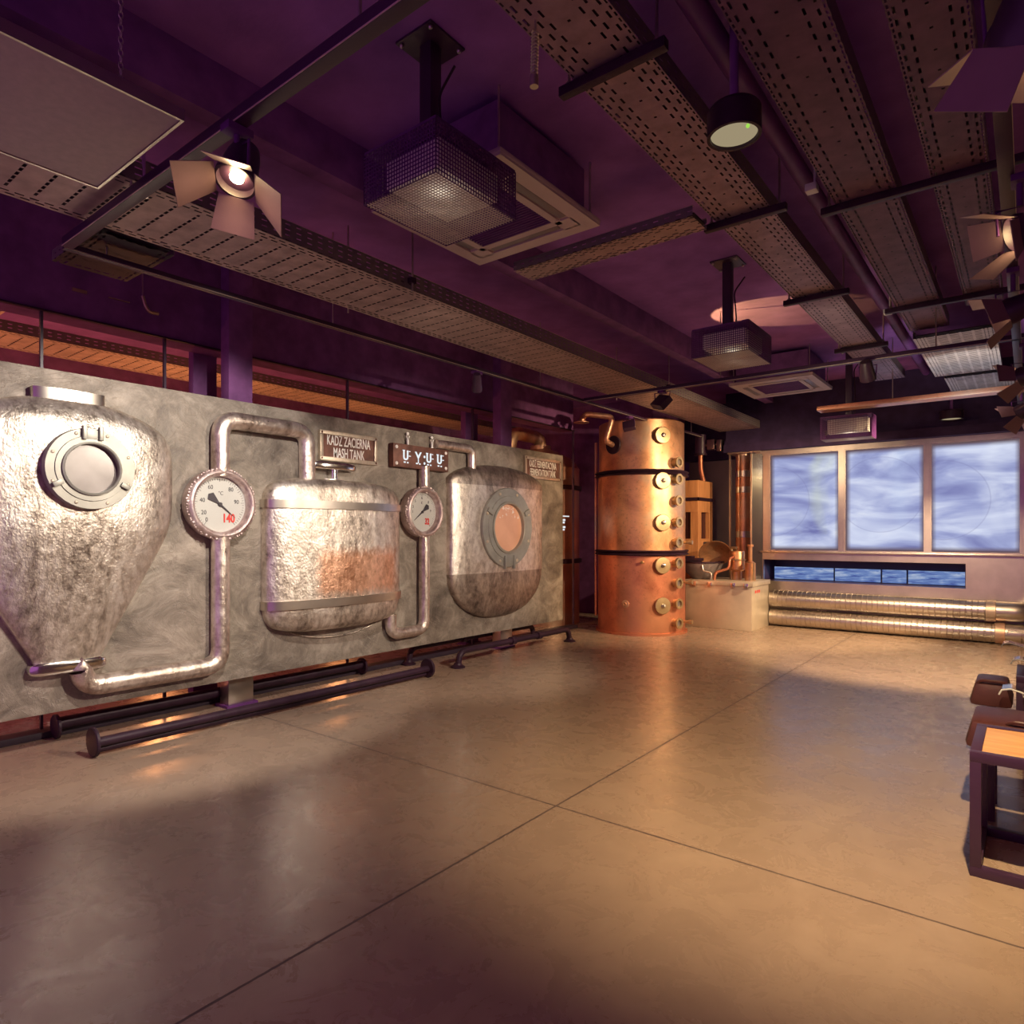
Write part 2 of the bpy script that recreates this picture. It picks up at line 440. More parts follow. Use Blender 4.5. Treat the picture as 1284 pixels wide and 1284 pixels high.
def porthole(uc, vc, w, R, glassmat, label, hinge_top=True):
    t = thing('porthole', label, 'porthole', P(uc, vc, w), None)
    ax = (1, 0, 0); c = P(uc, vc, w)
    MB().lathe([(R*.62, -.10), (R, -.10), (R, .018), (R*.985, .026), (R*.80, .026), (R*.79, .034), (R*.66, .034), (R*.64, .026), (R*.64, -.02)], c, ax, 56).build('flange', 'portmetal', t)
    MB().lathe([(.0001, .004), (R*.65, .004), (R*.65, -.01), (.0001, -.01)], c, ax, 48).build('pane', glassmat, t)
    MB().lathe([(R*.66, .03), (R*.66, .046), (R*.62, .05), (R*.60, .046), (R*.60, .0)], c, ax, 48).build('bezel', 'portmetal', t)
    for i in range(8):
        a = PI/8+i*PI/4
        MB().sph(P(uc+math.cos(a)*R*.90, vc+math.sin(a)*R*.90, w+.027), R*.042, (.6, 1, 1), 10).build('bolt', 'boxsteel', t)
    sg = 1 if hinge_top else -1
    h = MB()
    for du in (-.18, .18):
        h.box(P(uc+du*R-.012, vc+sg*R*.70, w+.02), P(uc+du*R+.012, vc+sg*R*1.04, w+.055), .006)
    h.box(P(uc-.16*R, vc+sg*R*.72, w+.024), P(uc+.16*R, vc+sg*R*.95, w+.036), .003)
    h.build('hinge', 'portmetal', t)
    for s_ in (-1, 1):
        a = math.radians(-28*sg) if s_ > 0 else PI-math.radians(-28*sg)
        cu, cv = uc+math.cos(a)*R*.84, vc+math.sin(a)*R*.84
        MB().box(P(cu-R*.11, cv-R*.06, w+.026), P(cu+R*.11, cv+R*.06, w+.05), .005, rot=(a, 0, 0)).build('clamp', 'portmetal', t)
def pane_mat(name, a, b):
    n = NT(name); v = n.coord(); n.base(n.ramp(n.noise(v, 3, 3), [(.35, a), (.7, b)]), .25, 0, .5); return n.m
M['fog'] = pane_mat('fogged_grey_pane', (.16, .13, .12), (.34, .30, .28))
def mash_pane():
    n = NT('foaming_peach_liquid_pane'); v = n.coord(); f = n.noise(v, 16, 5, .7)
    x = n.n('ShaderNodeSeparateXYZ'); n.l(v, x.inputs[0])
    up = n.math('MULTIPLY', n.math('GREATER_THAN', n.math('ADD', x.outputs[2], n.math('MULTIPLY', f, .15)), .20), n.math('GREATER_THAN', f, .56))
    c = n.mix(up, n.ramp(n.noise(v, 3, 3), [(.3, (.72, .36, .22)), (.7, (.85, .47, .30))]), (.92, .80, .72))
    n.base(c, .3); return n.m
M['mash'] = mash_pane()
porthole(1.615, 1.752, .225, .25, 'fog', 'round bolted porthole with foggy grey glass on the hopper tank')

# tank 2: mash tank
k2 = .26
t = thing('mash_tank', 'embossed tin drum tank with two bright hoops and a copper coloured patch', 'tank', P(3.60, .56, 0))
relief(MB(), 3.60, rnd([(.55, .40), (.58, .60), (.66, .685), (.78, .70), (1.0, .70), (1.4, .70), (1.60, .70), (1.70, .685), (1.78, .61), (1.81, .42)]), k2, .03).build('body', 'hammer2', t, sharp=60)
for v0, v1 in ((.75, .82), (1.56, 1.625)):
    relief(MB(), 3.60, [(v0, .71), (v1, .71)], k2, .045).build('hoop', 'steel', t)
MB().tube([P(3.62+.56*math.sin(a), .66-.20*math.cos(a), .008) for a in [-1.25+2.5*i/24 for i in range(25)]], .008, 8).build('shadow_outline', 'hammer3', t)  # thin tube added to draw the curved shadow outline below the tank
relief(MB(), 3.56, [(1.80, .10), (1.825, .10)], .5, .03).build('valve_collar', 'steel', t)
relief(MB(), 3.56, [(1.82, .035), (1.91, .035)], .8, .05).build('valve_stem', 'chrome', t)
relief(MB(), 3.56, rnd([(1.905, .22), (1.915, .24), (1.955, .24), (1.965, .22)]), .35, .03).build('hand_wheel', 'chrome', t)

# tank 3: fermentation tank
k3 = .15
t = thing('fermentation_tank', 'embossed tin tank with domed cap, rounded bottom and large peach porthole', 'tank', P(5.83, .44, 0))
bot = [(.44+.52*(1-math.cos(a))**1.0, .30+.50*math.sin(a)) for a in [i*PI/2/8 for i in range(9)]]
bot = [(.43, .12)]+[(.43+.50*(1-math.cos(i*PI/2/8)), .12+.70*math.sin(i*PI/2/8)) for i in range(1, 9)]
relief(MB(), 5.83, bot, k3, .03).build('lower_bowl', 'hammer3', t, sharp=60)
relief(MB(), 5.83, [(.93, .82), (1.4, .82), (1.88, .82)], k3, .035).build('body', 'hammer', t, sharp=60)
relief(MB(), 5.83, [(1.88, .83), (1.885, .83)]+[(1.885+.24*math.sin(i*PI/2/7), .83*math.cos(i*PI/2/7)+.02) for i in range(1, 8)], k3, .03).build('domed_cap', 'hammer3', t, sharp=60)
porthole(5.83, 1.425, .155, .445, 'mash', 'large bolted porthole filled with frothy peach liquid on the domed tank', False)

# tin pipes in relief
def relief_pipe(name, label, pts, r, bend):
    return tag(MB().tube([P(u, v, r-.003) for u, v in pts], r, 20, bend, 8).build(name, 'pipetin', sharp=70), label, 'pipe')
relief_pipe('tin_pipe', 'crinkled tin pipe looping from the larger gauge over to the hooped drum tank', [(2.535, 1.78), (2.535, 2.205), (3.28, 2.205), (3.28, 1.79)], .066, .13)
relief_pipe('tin_pipe', 'crinkled tin pipe running from the larger gauge down and left below the hopper', [(2.535, 1.35), (2.535, .385), (1.62, .385), (1.62, .50)], .066, .13)
relief_pipe('tin_pipe', 'narrow tin pipe between the icon plate and the smaller gauge', [(4.64, 2.02), (4.64, 1.76)], .055, 0)
relief_pipe('tin_pipe', 'narrow tin pipe from the smaller gauge bending up into the hooped drum', [(4.64, 1.36), (4.64, .41), (4.20, .41), (4.20, .60)], .055, .11)
relief_pipe('tin_pipe', 'short tin elbow from the icon plate down into the domed tank', [(4.81, 2.266), (5.36, 2.266), (5.36, 2.0)], .048, .09)

def PM(u, v, w): return Matrix(((0, 0, 1, PX+w), (1, 0, 0, u), (0, 1, 0, v), (0, 0, 0, 1)))
def gauge(uc, vc, R, label, numerals, redtxt, redpos, ang):
    w = .085; ax = (1, 0, 0)
    t = thing('pressure_gauge', label, 'gauge', P(uc, vc, 0))
    prof = [(R*.80, -.08), (R*.97, -.08)]+[(R*.89+R*.11*math.cos(a), .0+.045*math.sin(a)) for a in [PI*i/8 for i in range(9)]]+[(R*.78, -.03)]
    MB().lathe(prof, P(uc, vc, w), ax, 64).build('rim', 'beadring', t)
    b = MB()
    for i in range(80):
        a = 2*PI*(i+random.random()*.6)/80
        b.sph(P(uc+math.cos(a)*R*.99, vc+math.sin(a)*R*.99, w+.005+.022*random.random()), R*(.026+.022*random.random()), (1, 1, 1), 8)
    tag(b.build('rim_beading', 'beadring', t), kind='stuff')
    d = MB().lathe([(.0001, -.025), (R*.79, -.025), (R*.79, -.05), (.0001, -.05)], P(uc, vc, w), ax, 48).build('dial', 'white', t)
    s = MB()
    for i in range(51):
        a = math.radians(232-284*i/50); L = .09 if i % 5 == 0 else .05; r0, r1 = R*.73, R*(.73-L)
        c0 = Vector(P(uc+math.cos(a)*(r0+r1)/2, vc+math.sin(a)*(r0+r1)/2, w-.024))
        s.box(c0-Vector((.0008, (r0-r1)/2, .0013)), c0+Vector((.0008, (r0-r1)/2, .0013)), 0, rot=(a, 0, 0))
    for txt, du, dv, sz in numerals: s.text(txt, R*sz, PM(uc+du*R, vc+dv*R, w-.023), .9, 0, .0015)
    s.build('scale', 'ink', d)
    MB().text(redtxt, R*.34, PM(uc+redpos[0]*R, vc+redpos[1]*R, w-.022), .74, .0028*R/.25, .002).build('red_numerals', 'red', d)
    a = math.radians(ang); dv = Vector((0, math.cos(a), math.sin(a))); nv = Vector((0, -dv.z, dv.y)); c = Vector(P(uc, vc, w-.018))
    n = MB().poly([c+dv*R*.58, c-dv*R*.08+nv*R*.03, c-dv*R*.36+nv*R*.12, c-dv*R*.44, c-dv*R*.36-nv*R*.12, c-dv*R*.08-nv*R*.03], .003)
    n.cyl(c, c+Vector((.008, 0, 0)), R*.055, 16).build('needle', 'ink', t)
    MB().lathe([(.0001, .0), (R*.79, .0)], P(uc, vc, w-.004), ax, 40).build('cover_glass', 'glass', t)
gauge(2.53, 1.572, .262, 'larger round thermometer gauge with beaded rim and a red 140',
      [('0', -.38, -.44, .17), ('20', -.46, -.24, .17), ('40', -.50, .10, .17), ('60', -.27, .47, .17), ('80', .33, .43, .17), ('90', .50, .08, .17), ('°C', .03, .31, .15)], '140', (.26, -.40), -40)
gauge(4.60, 1.57, .248, 'smaller round thermometer gauge with beaded rim and a red 32',
      [('1', -.50, .0, .15), ('3', -.48, .20, .15), ('5', -.36, .42, .15), ('6', .0, .56, .15), ('C', .0, .36, .15), ('8', .36, .40, .15), ('9', .48, .05, .15)], '32', (.28, -.38), 218)

def plate_sign(u0, u1, v0, v1, lines, label, inner, size, xs):
    uc, vc = (u0+u1)/2, (v0+v1)/2
    t = thing('name_sign', label, 'sign', P(uc, v0, 0))
    f = MB(); b = .035
    f.box(P(u0, v0, 0), P(u1, v0+b, .035), .004).box(P(u0, v1-b, 0), P(u1, v1, .035), .004)
    f.box(P(u0, v0+b, 0), P(u0+b, v1-b, .035), .004).box(P(u1-b, v0+b, 0), P(u1, v1-b, .035), .004)
    f.build('frame', 'foil', t)
    MB().box(P(u0+b, v0+b, 0), P(u1-b, v1-b, .018)).build('plate', inner, t)
    tx = MB(); n = len(lines)
    for i, s in enumerate(lines): tx.text(s, size, PM(uc, vc+((n-1)/2-i)*size*.86-.006, .021), xs, .0016, .002)
    tx.build('lettering', 'letter', t)
    for a, c in ((u0+.02, v0+.02), (u1-.02, v0+.02), (u0+.02, v1-.02), (u1-.02, v1-.02)):
        MB().sph(P(a, c, .036), .009, (.6, 1, 1), 10).build('rivet', 'rust', t)
plate_sign(3.43, 4.06, 1.985, 2.245, ['KADŹ ZACIERNA', 'MASH TANK'], 'framed brown sign reading KADŹ ZACIERNA MASH TANK', 'rust', .122, .50)
plate_sign(6.34, 7.11, 2.03, 2.295, ['KADŹ FERMENTACYJNA', 'FERMENTATION TANK'], 'framed sign at the right end of the board reading KADŹ FERMENTACYJNA FERMENTATION TANK', 'rust', .118, .45)

t = thing('icon_plate', 'dark rusty plate with glowing cut-out vessel icons and two small figures on top', 'plate', P(4.60, 1.99, 0))
MB().box(P(4.22, 1.99, 0), P(4.97, 2.215, .07), .008).build('plate', 'rust', t)
for a, c in ((4.26, 2.025), (4.93, 2.025), (4.26, 2.18), (4.93, 2.18)): MB().sph(P(a, c, .072), .017, (.5, 1, 1), 12).build('bolt', 'letter', t)
for j, u in enumerate((4.38, 4.54, 4.69, 4.84)):
    ic = MB(); z = 2.10
    if j == 1:
        ic.poly([P(u-.045, z+.055, .071), P(u-.004, z-.01, .071), P(u-.004, z-.055, .071), P(u+.006, z-.055, .071), P(u+.006, z-.01, .071), P(u+.045, z+.055, .071), P(u+.025, z+.055, .071), P(u, z+.018, .071), P(u-.025, z+.055, .071)], .003)
    else:
        ic.tube([P(u-.03, z+.055, .073), P(u-.03, z-.03, .073), P(u+.018, z-.03, .073), P(u+.018, z+.055, .073)], .0085, 6, .02, 4)
        ic.box(P(u-.045, z+.05, .071), P(u-.015, z+.058, .074)).box(P(u+.035, z+.045, .071), P(u+.055, z+.052, .074)).box(P(u+.035, z+.0, .071), P(u+.06, z+.008, .074))
    ic.box(P(u-.03, z-.065, .071), P(u-.006, z-.052, .074)).box(P(u+.012, z-.067, .071), P(u+.03, z-.054, .074)).build('vessel_icon', 'signglow', t)
for q in (2.115, 2.05): MB().sph(P(4.625, q, .072), .013, (.3, 1, 1), 10).build('dot_icon', 'signglow', t)
for u in (4.44, 4.77):
    f = MB(); f.sph(P(u, 2.325, .03), .017, (.6, 1, 1), 12)
    f.tube([P(u, 2.215, .03), P(u, 2.27, .03)], .012, 8)
    f.tube([P(u-.02, 2.305, .03), P(u, 2.262, .03), P(u+.02, 2.305, .03)], .007, 8)
    f.build('figure', 'letter', t)

# ------------------------------------------------------------------ floor rails / pipes under the board
t = thing('foot_rail', 'long black double pipe with round end discs on the floor before the board', 'rail', (-4.45, 3.0, 0))
MB().cyl((-4.46, 1.60, .085), (-4.46, 4.44, .085), .030, 20).build('pipe', 'castiron', t)
MB().cyl((-4.49, 1.60, .035), (-4.49, 4.44, .035), .022, 20).build('thin_pipe', 'castiron', t)
for y in (1.59, 4.42): MB().lathe([(.0001, 0), (.085, 0), (.09, .006), (.09, .02), (.06, .03), (.0001, .03)], (-4.47, y, .0905), (0, 1, 0), 28).build('end_disc', 'castiron', t)
t = thing('foot_rail', 'long black pipe with end discs lying behind the sill of the board', 'rail', (-5.06, 2.8, 0))
MB().cyl((-5.06, 1.60, .10), (-5.06, 4.12, .10), .04, 20).build('pipe', 'castiron', t)
for y in (1.58, 4.12): MB().lathe([(.0001, 0), (.075, 0), (.08, .006), (.08, .02), (.0001, .025)], (-5.06, y, .081), (0, 1, 0), 28).build('end_disc', 'castiron', t)
def arch(label, x, y0, y1, h, mids):
    t = thing('foot_rail', label, 'rail', (x, (y0+y1)/2, 0))
    MB().tube([(x, y0, .01), (x, y0+.03, h), (x, y1-.03, h), (x, y1, .01)], .032, 16, .09, 6).build('pipe', 'castiron', t)
    for y in (y0, y1): MB().lathe([(.0001, 0), (.075, 0), (.075, .012), (.045, .03), (.036, .05), (.0001, .05)], (x, y, 0), 'Z', 24).build('foot', 'castiron', t)
    for y in mids: MB().cyl((x, y-.035, h), (x, y+.035, h), .046, 16).build('coupling', 'castiron', t)
arch('arched black pipe rail with couplings standing before the right end of the board', -4.56, 4.95, 7.02, .16, (5.85, 6.35))
arch('low arched black pipe rail standing behind the board near the glass', -5.07, 4.75, 6.95, .17, (5.6,))

# ------------------------------------------------------------------ copper column still
CX, CY, CR = -4.32, 8.5, .605
PHI = math.atan2(-CY, -CX)
t = thing('column_still', 'tall round copper column still with porthole caps and iron girdles, right of the board', 'still', (CX, CY, 0))
MB().lathe([(.0001, 0), (CR+.03, 0), (CR+.03, .03), (CR, .035), (CR, 1.09)], (CX, CY, 0), 'Z', 72).build('lower_drum', 'copperred', t)
MB().lathe([(CR, 1.11), (CR, 2.17)], (CX, CY, 0), 'Z', 72).build('middle_drum', 'copper', t)
MB().lathe([(CR-.015, 2.19), (CR-.015, 2.88), (CR-.05, 2.90), (.0001, 2.90)], (CX, CY, 0), 'Z', 72).build('upper_drum', 'copper', t)
for z in (1.10, 2.18):
    MB().lathe([(CR-.02, -.035), (CR+.035, -.035), (CR+.05, -.022), (CR+.035, -.008), (CR+.02, 0), (CR+.035, .008), (CR+.05, .022), (CR+.035, .035), (CR-.02, .035)], (CX, CY, z), 'Z', 72).build('girdle', 'castiron', t)
def rim(off): a = PHI+math.radians(off); return Vector((math.cos(a), math.sin(a), 0))
for z in (2.66, 2.06, 1.505, .94, .405):
    d = rim(26); c = Vector((CX, CY, z))+d*(CR-.03)
    o = MB().lathe([(.075, 0), (.075, .05), (.105, .05), (.112, .056), (.112, .072), (.105, .078), (.04, .082), (.0001, .082)], c, d, 36).build('inspection_cap', 'brass', t)
    MB().lathe([(.03, .08), (.03, .092), (.02, .1), (.02, .12), (.0001, .125)], c, d, 16).build('knob', 'steel', o)
for z in (2.31, 2.085, 1.80, 1.51, 1.24, .965, .70, .425, .165):
    d = rim(47); c = Vector((CX, CY, z))+d*(CR-.03)
    o = MB().lathe([(.055, 0), (.055, .09), (.072, .09), (.072, .115), (.045, .115), (.045, .06)], c, d, 28).build('sight_glass', 'brass', t)
    MB().lathe([(.0001, .085), (.046, .085)], c, d, 24).build('pane', 'basin', o)
for z in (1.24, .70, .165):
    d = rim(66); c = Vector((CX, CY, z))+d*(CR-.01)
    MB().cyl(c, c+d*.12, .018, 12).cyl(c+d*.10, c+d*.15, .03, 12).build('tap', 'brass', t)
d = rim(-38); c = Vector((CX, CY, 2.56))+d*(CR-.04)
MB().lathe([(.0001, .02), (.12, .02), (.125, .04), (.12, .05), (.0001, .055)], c, d, 30).build('elbow_flange', 'castiron', t)
r_ = Vector((math.cos(TH), math.sin(TH), 0))
MB().tube([c+d*.05, c+d*.20+Vector((0, 0, .04)), c+d*.20+r_*.10+Vector((0, 0, .36)), c+d*.20-r_*.28+Vector((0, 0, .40)), c+d*.20-r_*.32+Vector((0, 0, .30))], .038, 14, .07, 5).build('elbow_pipe', 'copperdark', t)
MB().lathe([(.0001, 0), (.10, 0), (.10, .012), (.04, .03)], c+d*.20-r_*.32+Vector((0, 0, .28)), 'Z', 24).build('pipe_flange', 'copperdark', t)
d = rim(-20); c = Vector((CX, CY, .42))+d*(CR-.01)
MB().lathe([(.055, 0), (.05, .015), (.022, .02), (.022, .05), (.012, .05), (.0001, .03)], c, d, 20).build('drain_stub', 'copper', t)
d = rim(2); c = Vector((CX, CY, .98))+d*(CR-.01)
MB().tube([c, c+d*.05, c+d*.07-r_*.02], .02, 12).build('thermometer_stub', 'brass', t)
d = rim(-84); MB().cyl(Vector((CX, CY, .2))+d*(CR+.03), Vector((CX, CY, 2.65))+d*(CR+.03), .018, 12).build('side_pipe', 'copper', t)

# second still beyond the glass
SX, SY = -5.98, 8.38
t = thing('pot_still', 'shadowy copper still standing behind the glass beside the end of the board', 'still', (SX, SY, 0))
MB().lathe([(.0001, 0), (.60, 0), (.60, 2.35), (.5, 2.5), (.25, 2.62), (.16, 2.66), (.16, 2.72)], (SX, SY, 0), 'Z', 64).build('drum', 'copperdark', t)
for z in (.95, 2.05): MB().lathe([(.58, -.04), (.635, -.03), (.635, .03), (.58, .04)], (SX, SY, z), 'Z', 64).build('girdle', 'castiron', t)
MB().tube([(SX, SY, 2.66), (SX, SY, 2.84), (SX-.05, SY-.65, 2.86), (SX-.1, SY-.8, 2.2)], .10, 20, .16, 6).build('swan_neck', 'copper', t)
t = thing('glass_notice', 'small pale backlit notice with two text lines on the dark glass beside the board', 'sign', (-5.17, 7.62, 1.42))
MB().box((-5.196, 7.30, 1.60), (-5.19, 7.98, 1.615)).build('bar', 'signglow', t)
nb = MB(); random.seed(3)
for z0 in (1.54, 1.505, 1.44, 1.405):
    y = 7.32
    while y < 7.86:
        L = random.uniform(.02, .07); nb.box((-5.196, y, z0), (-5.19, min(y+L, 7.88), z0+.026)); y += L+.012
nb.build('text_rows', 'signglow', t)

# ------------------------------------------------------------------ steel box with the small copper apparatus
t = thing('steel_plinth', 'pale steel box plinth standing right of the copper column, carrying small copper apparatus', 'plinth', (-3.52, 9.66, 0))
MB().box((-4.0, 9.29, 0), (-3.03, 10.04, .62), .006).build('body', 'boxsteel', t)
MB().box((-4.02, 9.27, .62), (-3.01, 10.06, .685), .006).build('lid', 'boxsteel', t)
for x in (-3.85, -3.62, -3.28, -3.10): MB().box((x-.03, 9.245, .60), (x+.03, 9.27, .665), .005).build('latch', 'chrome', t)
mk = MB()
for i in range(3): mk.box((-3.029, 9.42+i*.08, .52), (-3.027, 9.47+i*.08, .56))
mk.build('red_marks', 'red', t)
t = thing('copper_basin', 'dark grey cone basin with an open copper lid on top of the steel plinth', 'basin', (-3.86, 9.55, .685))
MB().lathe([(.0001, 0), (.14, 0), (.24, .10), (.30, .22), (.30, .25), (.27, .25), (.12, .03), (.0001, .03)], (-3.86, 9.58, .685), 'Z', 40).build('bowl', 'basin', t)
MB().lathe([(.32, 0), (.32, .02), (.27, .02), (.27, 0)], (-3.86, 9.58, .93), 'Z', 40).build('rim', 'castiron', t)
MB().lathe([(.0001, .10), (.08, .095), (.16, .07), (.22, .02), (.235, 0), (.225, .0), (.15, .055), (.0001, .08)], (-3.70, 9.66, 1.06), (-.35, .75, .55), 40).build('lid', 'copper', t)
MB().box((-4.12, 9.30, .955), (-3.80, 9.50, 1.0), .01).box((-4.08, 9.34, 1.0), (-3.92, 9.46, 1.03), .01).build('burner', 'castiron', t)
MB().tube([(-3.62, 9.30, .69), (-3.62, 9.32, .80), (-3.74, 9.30, .82), (-3.75, 9.31, .90)], .014, 10, .04).build('outlet_pipe', 'steel', t)
t = thing('copper_canister', 'tall copper canister with collar and swan pipe on the steel plinth', 'canister', (-3.38, 9.70, .685))
MB().lathe([(.0001, 0), (.07, 0), (.07, .12), (.11, .15), (.11, .40), (.10, .42), (.0001, .42)], (-3.38, 9.70, .685), 'Z', 32).build('body', 'copper', t)
MB().lathe([(.105, .28), (.125, .285), (.125, .30), (.105, .305)], (-3.38, 9.70, .685), 'Z', 32).build('collar', 'brass', t)
MB().tube([(-3.40, 9.58, 1.02), (-3.40, 9.45, 1.0), (-3.40, 9.43, .86), (-3.58, 9.38, .80), (-3.60, 9.38, .69)], .02, 12, .05).build('swan_pipe', 'copperred', t)
t = thing('copper_canister', 'short copper canister with a thin pipe at the right front of the plinth', 'canister', (-3.16, 9.62, .685))
MB().lathe([(.0001, 0), (.075, 0), (.075, .25), (.03, .28), (.03, .48), (.045, .49), (.045, .52), (.0001, .52)], (-3.16, 9.62, .685), 'Z', 28).build('body', 'copper', t)
MB().cyl((-3.08, 9.52, .69), (-3.08, 9.52, .95), .012, 10).build('thin_pipe', 'brass', t)
t = tag(MB().cyl((-3.52, 9.86, .685), (-3.52, 9.86, 1.14), .025, 12).cyl((-3.60, 9.86, 1.14), (-3.44, 9.86, 1.14), .02, 12).box((-3.60, 9.82, 1.15), (-3.44, 9.90, 1.165)).build('brass_valve', 'brass'), 'brass T-shaped valve standing at the back of the steel plinth', 'valve')

t = thing('wooden_cabinet', 'upright reddish wooden spirit cabinet with narrow windows behind the steel plinth', 'cabinet', (-4.29, 10.25, 0))
b = MB()
x0, x1, y0, y1 = -4.52, -4.08, 9.95, 10.55
b.box((x0, y0, 0), (x1, y1, 1.28)).box((x0, y0, 1.70), (x1, y1, 2.20), .006)
for xx in ((x0, x0+.12), (x1-.12, x1)):
    for yy in ((y0, y0+.14), (y1-.14, y1)): b.box((xx[0], yy[0], 1.28), (xx[1], yy[1], 1.70))
b.build('body', 'redwood', t)
MB().box((x0+.12, y0+.05, 1.28), (x1-.06, y1-.08, 1.70)).build('window_pane', 'leather', t)
MB().box((x0-.02, y0-.03, 1.88), (x1+.03, y0-.005, 1.93), .004).box((x1+.005, y0-.03, 1.88), (x1+.03, y1+.05, 1.93), .004).build('strap', 'castiron', t)
MB().box((x1, 10.15, 1.13), (x1+.012, 10.33, 1.23)).build('tag_plate', 'steel', t)
t = thing('riser_pipe', 'thin copper riser pipe with black motor head above the wooden cabinet', 'pipe', (-4.1, 10.3, 2.2))
MB().tube([(-4.12, 10.28, 2.2), (-4.17, 10.28, 2.4), (-4.17, 10.28, 2.62)], .035, 14, .08).build('pipe', 'copperred', t)
MB().lathe([(.0001, 0), (.10, 0), (.10, .03), (.0001, .03)], (-4.17, 10.28, 2.62), 'Z', 24).build('flange', 'castiron', t)
MB().cyl((-4.17, 10.28, 2.65), (-4.17, 10.28, 2.95), .085, 20).build('motor_head', 'furniture', t)
MB().box((-4.05, 10.24, 2.70), (-3.93, 10.34, 2.86), .01).box((-3.88, 10.2, 2.66), (-3.80, 10.34, 2.84), .01).cyl((-4.1, 10.28, 2.78), (-3.85, 10.28, 2.78), .02, 10).build('control_box', 'steel', t)

# ------------------------------------------------------------------ back wall: steel surround, lit windows, slot
s = MB()
s.box((-3.32, 10.30, 2.56), (1.2, 10.42, 2.62)).box((-3.32, 10.30, .97), (1.2, 10.42, 1.10))
s.box((-3.32, 10.30, .0), (1.2, 10.36, .65)).box((-3.32, 10.30, .65), (-3.185, 10.36, .97)).box((-.64, 10.30, .65), (1.2, 10.36, .97))
for x0, x1 in ((-3.19, -3.10), (-2.125, -2.065), (-1.085, -1.03), (-.07, .02)): s.box((x0, 10.30, 1.10), (x1, 10.42, 2.56))
struct('wall_steel_surround', s, 'steel')
struct('trim_sill_ledge', MB().box((-3.20, 10.24, 1.075), (1.2, 10.30, 1.10), .004), 'steel')
struct('trim_top_beam', MB().box((-3.75, 10.16, 2.62), (1.7, 10.42, 2.74)).box((-3.75, 10.26, 2.78), (1.7, 11.0, CZ)).box((-3.75, 10.20, 2.74), (1.7, 10.26, 2.80)), 'fascia')
struct('trim_rear_fascia', MB().box((-4.75, 11.0, 2.62), (1.7, 11.2, CZ)), 'fascia')
tints = ((.72, .78, .35), (.62, .74, .95), (.85, .90, .99))
for i, (a, b) in enumerate(((-3.10, -2.125), (-2.065, -1.085), (-1.03, -.07))):
    w = bpy.data.objects.new('window_%d' % (i+6), None); COL.objects.link(w); w.location = ((a+b)/2, 10.35, 1.10); w['kind'] = 'structure'
    f = MB(); q = .018
    f.box((a, 10.31, 1.10), (a+q, 10.36, 2.56)).box((b-q, 10.31, 1.10), (b, 10.36, 2.56)).box((a+q, 10.31, 1.10), (b-q, 10.36, 1.10+q)).box((a+q, 10.31, 2.56-q), (b-q, 10.36, 2.56))
    f.build('window_frame', 'steel', w)
    MB().box((a+q, 10.35, 1.10+q), (b-q, 10.37, 2.56-q)).build('pane', screen_mat('backlit_frosted_pane_%d' % i, i*3+1, tints[i]), w)
# recessed slot
struct('trim_slot_lining', MB().box((-3.2, 10.36, .60), (-.62, 10.95, .65)).box((-3.2, 10.36, .965), (-.62, 10.95, 1.0)).box((-3.25, 10.36, .6), (-3.19, 10.95, 1.0)).box((-.64, 10.36, .6), (-.6, 10.95, 1.0)).box((-3.2, 10.93, .60), (-.62, 10.97, 1.0)), 'furniture')
def slotmat():
    n = NT('blue_backlit_strip'); v = n.coord((1, 1, 6)); f = n.noise(v, 3, 5, .6, .4)
    c = n.ramp(f, [(.35, (.06, .09, .38)), (.52, (.22, .34, .70)), (.68, (.62, .72, .92))])
    e = n.n('ShaderNodeEmission'); n.l(c, e.inputs[0]); e.inputs[1].default_value = .7; n.l(e.outputs[0], n.o.inputs[0]); return n.m
sm = slotmat()
sx = [-3.15, -2.28, -1.66, -1.34, -.66]
for i in range(4):
    o = MB().box((sx[i]+.012, 10.70, .66), (sx[i+1]-.012, 10.72, .845)).build('light_strip', sm)
    tag(o, ['blue glowing strip panel at the left end of the slot below the lit windows', 'blue glowing strip panel second from the left in the slot',
            'shortest blue glowing strip panel in the slot below the lit windows', 'blue glowing strip panel at the right end of the slot'][i], 'light panel', 'glowing strips in the slot below the windows')

# casing with duct at the left of the windows
t = thing('duct_casing', 'tall steel framed glass casing around a round duct, left of the lit windows', 'casing', (-3.52, 10.35, 0))
f = MB()
for x, y in ((-3.70, 10.30), (-3.34, 10.22), (-3.70, 10.62), (-3.22, 10.62)): f.box((x-.012, y-.012, 0), (x+.012, y+.012, 2.61))
f.box((-3.71, 10.21, 2.60), (-3.21, 10.63, 2.62)).build('frame', 'steel', t)
MB().cyl((-3.54, 10.48, 0), (-3.54, 10.48, 2.60), .125, 36).build('duct', 'copperdark', t)
for z in (1.35, 2.30, 2.05): MB().lathe([(.124, -.05), (.13, -.045), (.13, .045), (.124, .05)], (-3.54, 10.48, z), 'Z', 36).build('duct_band', 'steel', t)
MB().poly([(-3.688, 10.30, .02), (-3.352, 10.222, .02), (-3.352, 10.222, 2.58), (-3.688, 10.30, 2.58)], .006, (0, 1, 0)).build('front_glass', 'glass', t)
MB().poly([(-3.328, 10.228, .02), (-3.20, 10.30, .02), (-3.20, 10.30, 2.58), (-3.328, 10.228, 2.58)], .006, (0, 1, 0)).build('side_panel', 'chrome', t)

